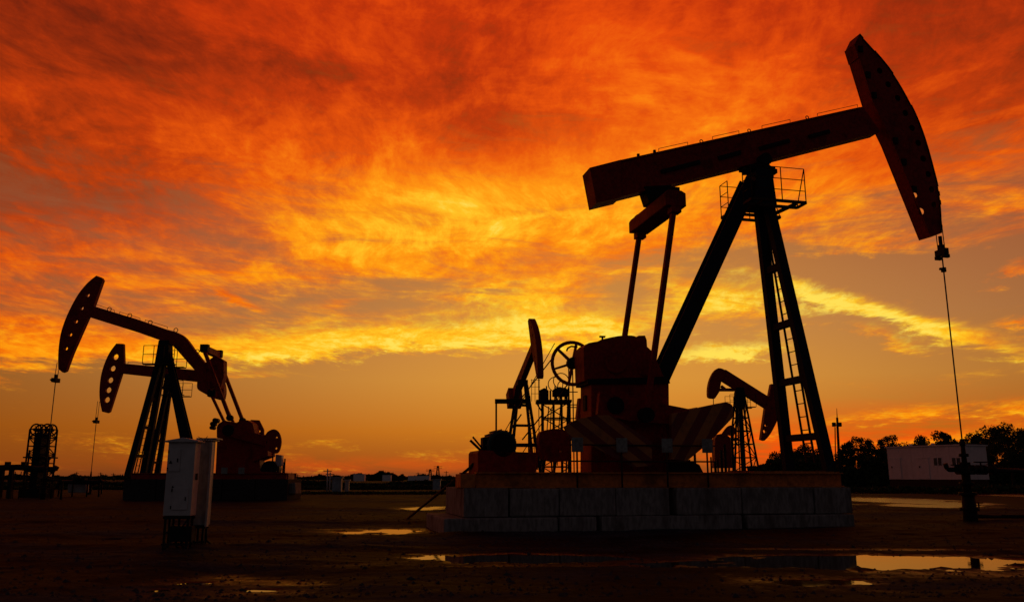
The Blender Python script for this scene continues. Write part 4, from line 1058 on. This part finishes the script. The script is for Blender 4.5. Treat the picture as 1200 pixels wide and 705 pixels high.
def hatch(R, t, x0, x1, y0, y1, mat):
    a, b = FC.p(x0, y1, t), FC.p(x1, y0, t)
    h = MB().box(a.x, b.x, t - 0.018, t - 0.004, a.z, b.z).make('hatch', mat, R, 0.005)
    MB().box(b.x - 0.045, b.x - 0.03, t - 0.03, t - 0.02, (a.z + b.z) / 2 - 0.03, (a.z + b.z) / 2 + 0.03).make('handle', M_black, h)
    for z in (a.z + 0.04, b.z - 0.04): MB().tube((a.x - 0.012, t - 0.02, z - 0.025), (a.x - 0.012, t - 0.02, z + 0.025), 0.009, n=6).make('hinge', M_black, h)
    return h
hatch(K1, 0.0, 197, 212.5, 526, 552, M_whited); hatch(K1, 0.0, 201, 221.5, 571, 597, M_whited)
def tri(R, t, px, py, r):   # black hazard triangle
    v = FC.p(px, py, t); MB().prism([(v.x - r, v.z - r * 0.8), (v.x + r, v.z - r * 0.8), (v.x, v.z + r)], t - 0.024, t - 0.0185).make('hazard_sign', M_black, R)
tri(K1, 0.0, 200.5, 541, 0.028); tri(K1, 0.015, 203, 569.8, 0.018)
v = FC.p(230, 558, 0)
MB().box(kb.x + 0.002, kb.x + 0.02, 0.10, 0.16, v.z - 0.05, v.z + 0.05).make('side_latch', M_black, K1)
q = random.Random(5)
for k in range(7):   # weeds and loose wires on the roof
    x = kb.x - 0.02 + q.uniform(-0.12, 0.2); z = kb.z + 0.02
    MB().path([(x, 0.2, z), (x + q.uniform(-.05, .05), 0.2, z + 0.05), (x + q.uniform(-.1, .1), 0.2, z + q.uniform(0.03, 0.09))], 0.005, 4).make('loose_wire', M_black, K1)
wsx = (ka.x + kb.x) / 2
MB().box(wsx - 0.12, kb.x + 0.02, 0.06, 0.24, 0.16, 0.40).make('terminal_box', M_black, K1, 0.01)
MB().bar((ka.x, 0.13, 0.30), (kb.x, 0.13, 0.30), 0.03).bar((ka.x + 0.04, 0.04, 0.02), (kb.x - 0.04, 0.04, ka.z - 0.05), 0.02).make('stay', M_black, K1)
for dx0 in (0.0, 0.09): MB().path([(wsx + dx0 - 0.08, 0.12, ka.z), (wsx + dx0 - 0.08, 0.12, ka.z - 0.15), (wsx + dx0 - 0.02, 0.16, 0.1), (wsx + dx0 + 0.05, 0.2, -0.03)], 0.02).make('conduit', M_black, K1)
K2, body2, k2a, k2b = cabinet('grey-green control cabinet with an open pale side door, behind the nearer one', 225, 247.5, 516.5, 615, 0.25, 0.5, M_teal, 0.04)
v = k2b.x
MB().box(v + 0.02, v + 0.055, 0.40, 0.5, k2a.z - 0.02, k2b.z - 0.02).make('open_door', M_whited, K2, 0.005)
MB().box(k2a.x - 0.02, k2b.x + 0.10, 0.45, 0.8, k2b.z + 0.03, k2b.z + 0.05).make('roof_lip', M_whited, K2)
for z in (0.32, 0.55): MB().box(v + 0.003, v + 0.02, 0.52, 0.58, k2a.z + z, k2a.z + z + 0.07).make('latch', M_black, K2)
MB().path([(v - 0.05, 0.7, k2a.z), (v - 0.03, 0.7, 0.15), (v + 0.15, 0.6, 0.02), (v + 0.6, 0.5, 0.03)], 0.018).make('cable', M_black, K2)

# ---------------------------------------------------------------- pale cabin on the right
A = at_depth(1042, 559, 74.0); B = at_depth(1131, 559, 68.0)
ang = math.atan2(B.y - A.y, B.x - A.x)
FB = Frame((B.x, B.y), math.degrees(ang))           # x from the far left corner towards the near corner
HB = empty('cabin', (B.x, B.y, 0), ang); tag(HB, 'pale prefabricated cabin in front of the trees on the right', 'cabin')
L = -(Vector((B.x - A.x, B.y - A.y)).length); zr = at_depth(1131, 521.5, 68).z; z0 = at_depth(1131, 561.5, 68).z
DW = 3.1                                            # depth away from the front
pn_w = -L / 6
for k in range(6):   # front wall of upright panels
    MB().box(L + k * pn_w + 0.008, L + (k + 1) * pn_w - 0.008, 0.0, 0.09, z0, zr).make('wall_panel', M_plaster, HB)
for k in range(3):
    MB().box(-0.09, 0.0 + (0.004 if k % 2 else 0), 0.10 + k * DW / 3, 0.09 + (k + 1) * DW / 3, z0, zr).make('end_panel', M_plaster, HB)
MB().box(L + 0.1, -0.1, DW, DW + 0.09, z0, zr).make('back_wall', M_plaster, HB); MB().box(L, L + 0.09, 0.1, DW - 0.01, z0, zr).make('end_wall', M_plaster, HB)
MB().box(L - 0.12, 0.12, -0.12, DW + 0.2, zr + 0.003, zr + 0.10).make('roof', M_plaster, HB)
MB().box(L, 0.0, 0.02, DW, -0.2, z0 - 0.004).make('footing', M_brick, HB)
def on_front(px, py):
    v = FB.p(px, py, 0.0); return v.x, v.z
for x0, x1, y0, y1 in ((1045, 1055, 537, 561.5), (1077.5, 1088, 536.5, 561.5)):
    a, b = on_front(x0, y1), on_front(x1, y0)
    d = MB().box(a[0], b[0], -0.03, -0.004, z0 + 0.02, b[1]).make('door', M_plaster, HB, 0.01)
    MB().box(a[0] - 0.06, b[0] + 0.06, -0.05, -0.004, b[1] + 0.004, b[1] + 0.08).make('lintel', M_white, d)
    MB().box(a[0] + 0.12, a[0] + 0.2, -0.07, -0.034, z0 + 0.95, z0 + 1.1).make('handle', M_black, d)
for x0, x1 in ((1095, 1103), (1116.5, 1125)):
    a, b = on_front(x0, 545), on_front(x1, 536); mid = (a[0] + b[0]) / 2
    w = MB().box(a[0] - 0.06, b[0] + 0.06, -0.02, -0.004, a[1] - 0.06, b[1] + 0.06).make('window', M_white, HB)
    for u0, u1 in ((a[0], mid - 0.05), (mid + 0.05, b[0])): MB().box(u0, u1, -0.032, -0.022, a[1], b[1]).make('pane', M_glass, w)
for px in (1067, 1093): v = FB.p(px, 525, 0.3); MB().box(v.x - 0.1, v.x + 0.1, 0.25, 0.45, zr + 0.104, zr + 0.28).make('roof_vent', M_white, HB, 0.02)
# ---------------------------------------------------------------- trees
def leaf_mesh(name, seed, n, rx, ry, rz, clumps, size=0.24):
    q = np.random.default_rng(seed)
    cc = q.normal(size=(clumps, 3)); cc /= np.linalg.norm(cc, axis=1)[:, None]; cc *= q.uniform(0.35, 0.95, (clumps, 1)) * np.array([rx, ry, rz])
    cr = q.uniform(0.22, 0.42, clumps) * rx
    which = q.integers(0, clumps, n)
    d = q.normal(size=(n, 3)); d /= np.linalg.norm(d, axis=1)[:, None]
    p = cc[which] + d * (cr[which, None] * q.random((n, 1)) ** 0.45) * np.array([1, 1, 0.8])
    u = q.normal(size=(n, 3)); u /= np.linalg.norm(u, axis=1)[:, None]; w = np.cross(u, q.normal(size=(n, 3))); w /= np.linalg.norm(w, axis=1)[:, None]
    s = size * q.uniform(0.5, 1.2, (n, 1))
    vs = np.stack([p - u * s * 0.5, p + w * s * 0.28, p + u * s * 0.5, p - w * s * 0.28], 1).reshape(-1, 3)
    me = bpy.data.meshes.new(name); me.from_pydata(vs.tolist(), [], np.arange(4 * n).reshape(-1, 4).tolist()); me.materials.append(M_leaf)
    return me, cc
def tree_kind(seed, h, rx, n, clumps):
    """crown centred at 0.62 h, trunk below; returns trunk and crown meshes of a tree h metres tall"""
    cm, cc = leaf_mesh('crown', seed, n, rx, rx, h * 0.36, clumps)
    q = random.Random(seed); mb = MB(); top_ = Vector((q.uniform(-.2, .2), 0, h * 0.55))
    mb.tube((0, 0, -0.3), top_, 0.16, 0.09, 7).tube(top_, top_ + Vector((q.uniform(-.3, .3), 0, h * 0.28)), 0.09, 0.03, 6)
    for c0 in cc[:9]:
        b0 = Vector((0, 0, h * q.uniform(0.35, 0.6))); mb.tube(b0, Vector(c0) + Vector((0, 0, h * 0.62)), 0.05, 0.015, 5)
    return mb.mesh('trunk', M_bark), cm, h
kinds = [tree_kind(11, 5.0, 1.7, 5200, 20), tree_kind(12, 5.4, 1.9, 6500, 26), tree_kind(13, 4.6, 2.2, 5000, 18), tree_kind(14, 6.0, 1.8, 3000, 16), tree_kind(15, 6.2, 2.6, 9000, 32)]
def tree(px, D, ytop, k, wid, label):
    c0 = at_depth(px, 559, D); hgt = at_depth(px, ytop, D).z
    t = empty('tree', (c0.x, c0.y, 0), rng.uniform(0, 6.28)); tag(t, label, 'tree', 'trees behind the pale cabin')
    tm_, cm_, h = kinds[k]; s = hgt / (h * 0.97)
    inst('trunk', tm_, t, (0, 0, 0), scale=(s, s, s)); inst('crown', cm_, t, (0, 0, h * 0.62 * s), scale=(s * wid, s * wid, s))
for a in [
    (917, 96, 524, 2, 1.0, 'low dark tree seen just left of the ladder legs'), (940, 92, 517, 0, 1.0, 'dark tree showing between the front legs of the big pumpjack'),
    (962, 98, 524, 2, 1.0, 'dark tree showing behind the near front leg of the big pumpjack'),
    (994, 92, 516, 1, 0.9, 'rounded dark tree beside the floodlight mast'), (1012, 100, 511, 3, 1.0, 'loose-crowned tree standing tall between the mast and the cabin'),
    (1028, 92, 519, 2, 0.9, 'broad low tree left of the cabin'), (1046, 98, 510, 3, 1.0, 'sparse spreading tree above the left end of the cabin roof'),
    (1077, 96, 506, 0, 0.85, 'compact tree rising behind the cabin roof left of its windows'), (1111, 96, 504, 1, 0.95, 'rounded tree behind the cabin roof above its windows'),
    (1144, 96, 503, 0, 1.1, 'bushy tree behind the right end of the cabin'), (1165, 90, 514, 3, 0.8, 'thin loose tree just past the right end of the cabin'),
    (1187, 84, 495, 4, 1.0, 'largest dark tree at the right edge'), (1214, 90, 502, 1, 1.1, 'dark tree cut by the right edge'), (1058, 104, 516, 2, 1.0, 'low tree peeking over the cabin roof near its left vent'),
    (1128, 104, 513, 2, 0.9, 'low tree between the two bushy ones behind the cabin')]: tree(*a)
def hedge(name, label, px0, px1, D, ylo, n, seed, size, kind='stuff', gaps=(), base=0.0):
    q = np.random.default_rng(seed); a, b = at_depth(px0, 559, D), at_depth(px1, 559, D)
    t = q.random(n); x = a.x + (b.x - a.x) * t
    top_ = at_depth(600, ylo, D).z * (0.40 + 0.60 * vnoise(x * 0.35, x * 0 + seed, 3)) * (0.75 + 0.25 * vnoise(x * 2.2, x * 0 + seed, 5))
    z = top_ * q.random(n) ** 0.7 + base; y = D + q.uniform(-1.5, 1.5, n)
    keep = np.ones(n, bool)
    for g0, g1, y0, y1 in gaps:
        u0, u1 = at_depth(g0, 559, D).x, at_depth(g1, 559, D).x; z0_, z1_ = at_depth(600, y1, D).z, at_depth(600, y0, D).z
        keep &= ~((x > u0) & (x < u1) & (z > z0_) & (z < z1_) & (q.random(n) < 0.93))
    p = np.stack([x, y, z], 1)[keep]; n = len(p)
    u = q.normal(size=(n, 3)); u /= np.linalg.norm(u, axis=1)[:, None]; w = np.cross(u, q.normal(size=(n, 3))); w /= np.linalg.norm(w, axis=1)[:, None]
    s = size * q.uniform(0.5, 1.3, (n, 1))
    vs = np.stack([p - u * s * 0.5, p + w * s * 0.35, p + u * s * 0.5, p - w * s * 0.35], 1).reshape(-1, 3)
    me = bpy.data.meshes.new(name); me.from_pydata(vs.tolist(), [], np.arange(4 * n).reshape(-1, 4).tolist()); me.materials.append(M_leaf)
    o = bpy.data.objects.new(name, me); C.objects.link(o); tag(o, label, 'undergrowth', kind=kind)
hedge('undergrowth', 'dense dark scrub under the trees behind the cabin', 880, 1290, 90, 524, 42000, 1, 0.4, gaps=((999, 1012, 539, 549), (1031, 1036, 541, 549), (930, 936, 541, 548)))
hedge('scrub', 'low dark scrub along the yard edge before the cabin', 985, 1290, 64, 565.5, 5000, 2, 0.25)
hedge('distant_treeline', 'thin dark line of far-off trees on the flat horizon', -60, 1260, 420, 555.0, 26000, 4, 1.7)
hedge('distant_wood', 'far-off clump of trees on the horizon right of the bent-beam pumpjack', 410, 472, 300, 551.5, 5000, 6, 1.3)
hedge('weeds', 'low dark weeds across the far side of the yard', -60, 560, 82, 567.3, 16000, 9, 0.3)
hedge('yard_weeds', 'sparse dark weeds beyond the pale puddles at mid-yard', 345, 545, 60, 574.5, 3500, 10, 0.22)
hedge('far_bank', 'dark weedy bank across the left of the yard', -40, 560, 110, 562.3, 12000, 8, 0.5)

# ---------------------------------------------------------------- mast, racks, sheds, poles
FM = Frame((at_depth(983.5, 559, 44).x, 44.0), 0)
ms_ = FM.empty('floodlight_mast'); tag(ms_, 'thin mast with two floodlights standing left of the trees', 'mast')
tpv = FM.p(981, 489, 0); MB().tube((0, 0, -0.1), tpv, 0.09, 0.06, 8).make('pole', M_black, ms_)
MB().tube(tpv, FM.p(980.5, 478, 0), 0.025, 0.012, 5).make('lightning_rod', M_black, ms_)
cr_ = FM.p(980, 497.5, 0); MB().bar(cr_ + Vector((-0.2, 0, 0)), cr_ + Vector((0.2, 0, 0)), 0.05).make('cross_arm', M_black, ms_)
for x in (-0.17, 0.13): MB().box(cr_.x + x - 0.085, cr_.x + x + 0.085, -0.22, -0.04, cr_.z - 0.1, cr_.z + 0.12).make('floodlight', M_black, ms_, 0.03)
MB().tube((FM.p(979.5, 560, 0).x, 0.2, 0), FM.p(978.5, 500, 0.2), 0.03, n=5).make('cable_riser', M_black, ms_)

FR = Frame((at_depth(20, 559, 47).x, 47.0), 0)
rk = FR.empty('pipe_rack'); tag(rk, 'dark pipe rack of two posts and a long flow pipe at the far left', 'pipe rack')
MB().path([FR.p(-8, 548, 0), FR.p(22, 547, 0), FR.p(40, 549, 0), FR.p(64, 550, 0), FR.p(66.5, 546, 0)], 0.16, 8).make('flow_pipe', M_black, rk)
for x in (2, 14): v = FR.p(x, 549, 0); MB().bar((v.x, 0, 0), v, 0.26 if x < 10 else 0.2).make('post', M_black, rk)
v = FR.p(63, 551, 0); MB().tube((v.x, 0, 0), v, 0.05).make('post', M_black, rk)
for x in (9, 28): v = FR.p(x, 545, 0); MB().box(v.x - 0.12, v.x + 0.12, -0.1, 0.1, v.z, v.z + 0.2).make('valve', M_black, rk)
for x in (25, 28, 31, 18): v = FR.p(x, 552, 0.5); MB().tube((v.x, 0.5, 0), v, 0.025, n=5).make('stanchion', M_black, rk)
for y in (558, 566): MB().tube(FR.p(3, y, 0.5), FR.p(36, y, 0.5), 0.03, n=5).make('hand_rail', M_black, rk)
FR2 = Frame((at_depth(94, 559, 52).x, 52.0), 0)
mf = FR2.empty('manifold'); tag(mf, 'low pipe manifold between the wheeled tower and the pumpjack legs', 'manifold')
MB().path([FR2.p(67, 572, 0), FR2.p(68, 566, 0), FR2.p(72, 564.5, 0), FR2.p(118, 564.5, 0), FR2.p(120, 562, 0)], 0.13, 8).make('flow_pipe', M_black, mf)
for x in (70, 86, 103, 117): v = FR2.p(x, 564, 0); MB().tube((v.x, 0, 0), v, 0.05).make('post', M_black, mf)
MB().prism(FR2.xz([(79, 567), (101, 566), (101, 577), (79, 577)], 0.4), 0.4, 0.8).make('tank', M_whited, mf, 0.05)
for x in (92, 96): v = FR2.p(x, 562, 0); MB().box(v.x - 0.25, v.x + 0.25, -0.2, 0.2, v.z - 0.05, v.z + 0.12).make('valve', M_black, mf)

def shed(name, px0, px1, ytop, ybot, D, label, mat, cat, legs=False):
    F = Frame((at_depth((px0 + px1) / 2, 559, D).x, D), 0); r = F.empty(name); tag(r, label, cat)
    a, b = F.p(px0, ybot, 0), F.p(px1, ytop, 0); z0_ = a.z if legs else -0.05
    MB().box(a.x, b.x, 0, (b.x - a.x) * 0.8, max(z0_, -0.05), b.z).make('body', mat, r, 0.02)
    MB().box(a.x - 0.08, b.x + 0.08, -0.08, (b.x - a.x) * 0.8 + 0.08, b.z + 0.003, b.z + 0.09).make('roof', mat, r)
    MB().box(a.x + 0.1, (a.x + b.x) / 2 - 0.04, -0.03, -0.004, a.z + 0.1, b.z - 0.1).make('door', mat, r); MB().box((a.x + b.x) / 2 + 0.04, b.x - 0.1, -0.03, -0.004, a.z + 0.1, b.z - 0.1).make('door', mat, r)
    if legs:
        for x in (a.x + 0.08, b.x - 0.08): MB().bar((x, 0.1, 0), (x, 0.1, a.z), 0.1).make('leg', M_black, r)
    return r
shed('switch_box', 388.5, 400, 560, 576, 62, 'dark switch box on legs in mid-yard with white poles beside it', M_teal, 'switch box', True)
shed('meter_box', 403.5, 409, 563, 580, 64, 'slim pale meter box right of the dark switch box', M_whited, 'meter box')
shed('drum_box', 507, 516, 562, 571.5, 80, 'small grey box with a pale lid left of the foundation', M_teal, 'box')
for px0, px1, y0, lab in ((414, 427, 555.2, 'long low white house before the far-off clump of trees'), (448, 458, 556.4, 'small white house at the right end of the far-off clump of trees'), (478, 503, 557.4, 'flat grey shed on the horizon near the pylons')):
    shed('distant_house', px0, px1, y0, 561, 280, lab, M_plaster, 'house')
for px, y0, y1, lab in ((384, 549, 580, 'tallest of the thin pale poles by the dark switch box'), (387, 553, 580, 'shorter thin pale pole touching the dark switch box')):
    F = Frame((at_depth(px, 559, 62).x, 62.0), 0); p_ = F.empty('pole'); tag(p_, lab, 'pole'); MB().tube((0, 0, -0.1), F.p(px, y0, 0), 0.06, 0.05, 6).make('shaft', M_whited, p_)
    v = F.p(px, y0, 0); MB().bar(v + Vector((-0.3, 0, -0.15)), v + Vector((0.3, 0, -0.15)), 0.06).make('cross_arm', M_black, p_)
pole_px = [(85, 555), (90, 552.5), (94, 556), (118, 553), (124, 555), (133, 554), (134.5, 556), (30 + 312, 553), (349, 555), (392, 556), (409, 556), (490, 553), (496, 555), (523, 551.5), (527, 555.5), (373, 556)]
for px, y0 in pole_px:
    D = 330.0; F = Frame((at_depth(px, 559, D).x, D), 0); p_ = F.empty('utility_pole')
    tag(p_, 'thin far-off utility pole on the horizon', 'utility pole', 'far-off utility poles'); v = F.p(px, y0, 0)
    MB().tube((0, 0, -0.2), v, 0.22, 0.14, 5).make('shaft', M_black, p_); MB().bar(v + Vector((-0.9, 0, -0.5)), v + Vector((0.9, 0, -0.5)), 0.16).make('cross_arm', M_black, p_)
for px, y0, lab in ((504, 549.5, 'shorter, left one of two pylons on the horizon'), (513, 545.5, 'taller, right one of two pylons on the horizon')):
    D = 380.0; F = Frame((at_depth(px, 559, D).x, D), 0); p_ = F.empty('pylon'); tag(p_, lab, 'pylon')
    zt_ = F.p(px, y0, 0).z; lattice(p_, 0.9, 0.25, 0, zt_, 5, 0.14, M_black)
    for k in (0.95, 0.82): MB().bar((-1.9, 0, zt_ * k), (1.9, 0, zt_ * k), 0.18).make('cross_arm', M_black, p_)
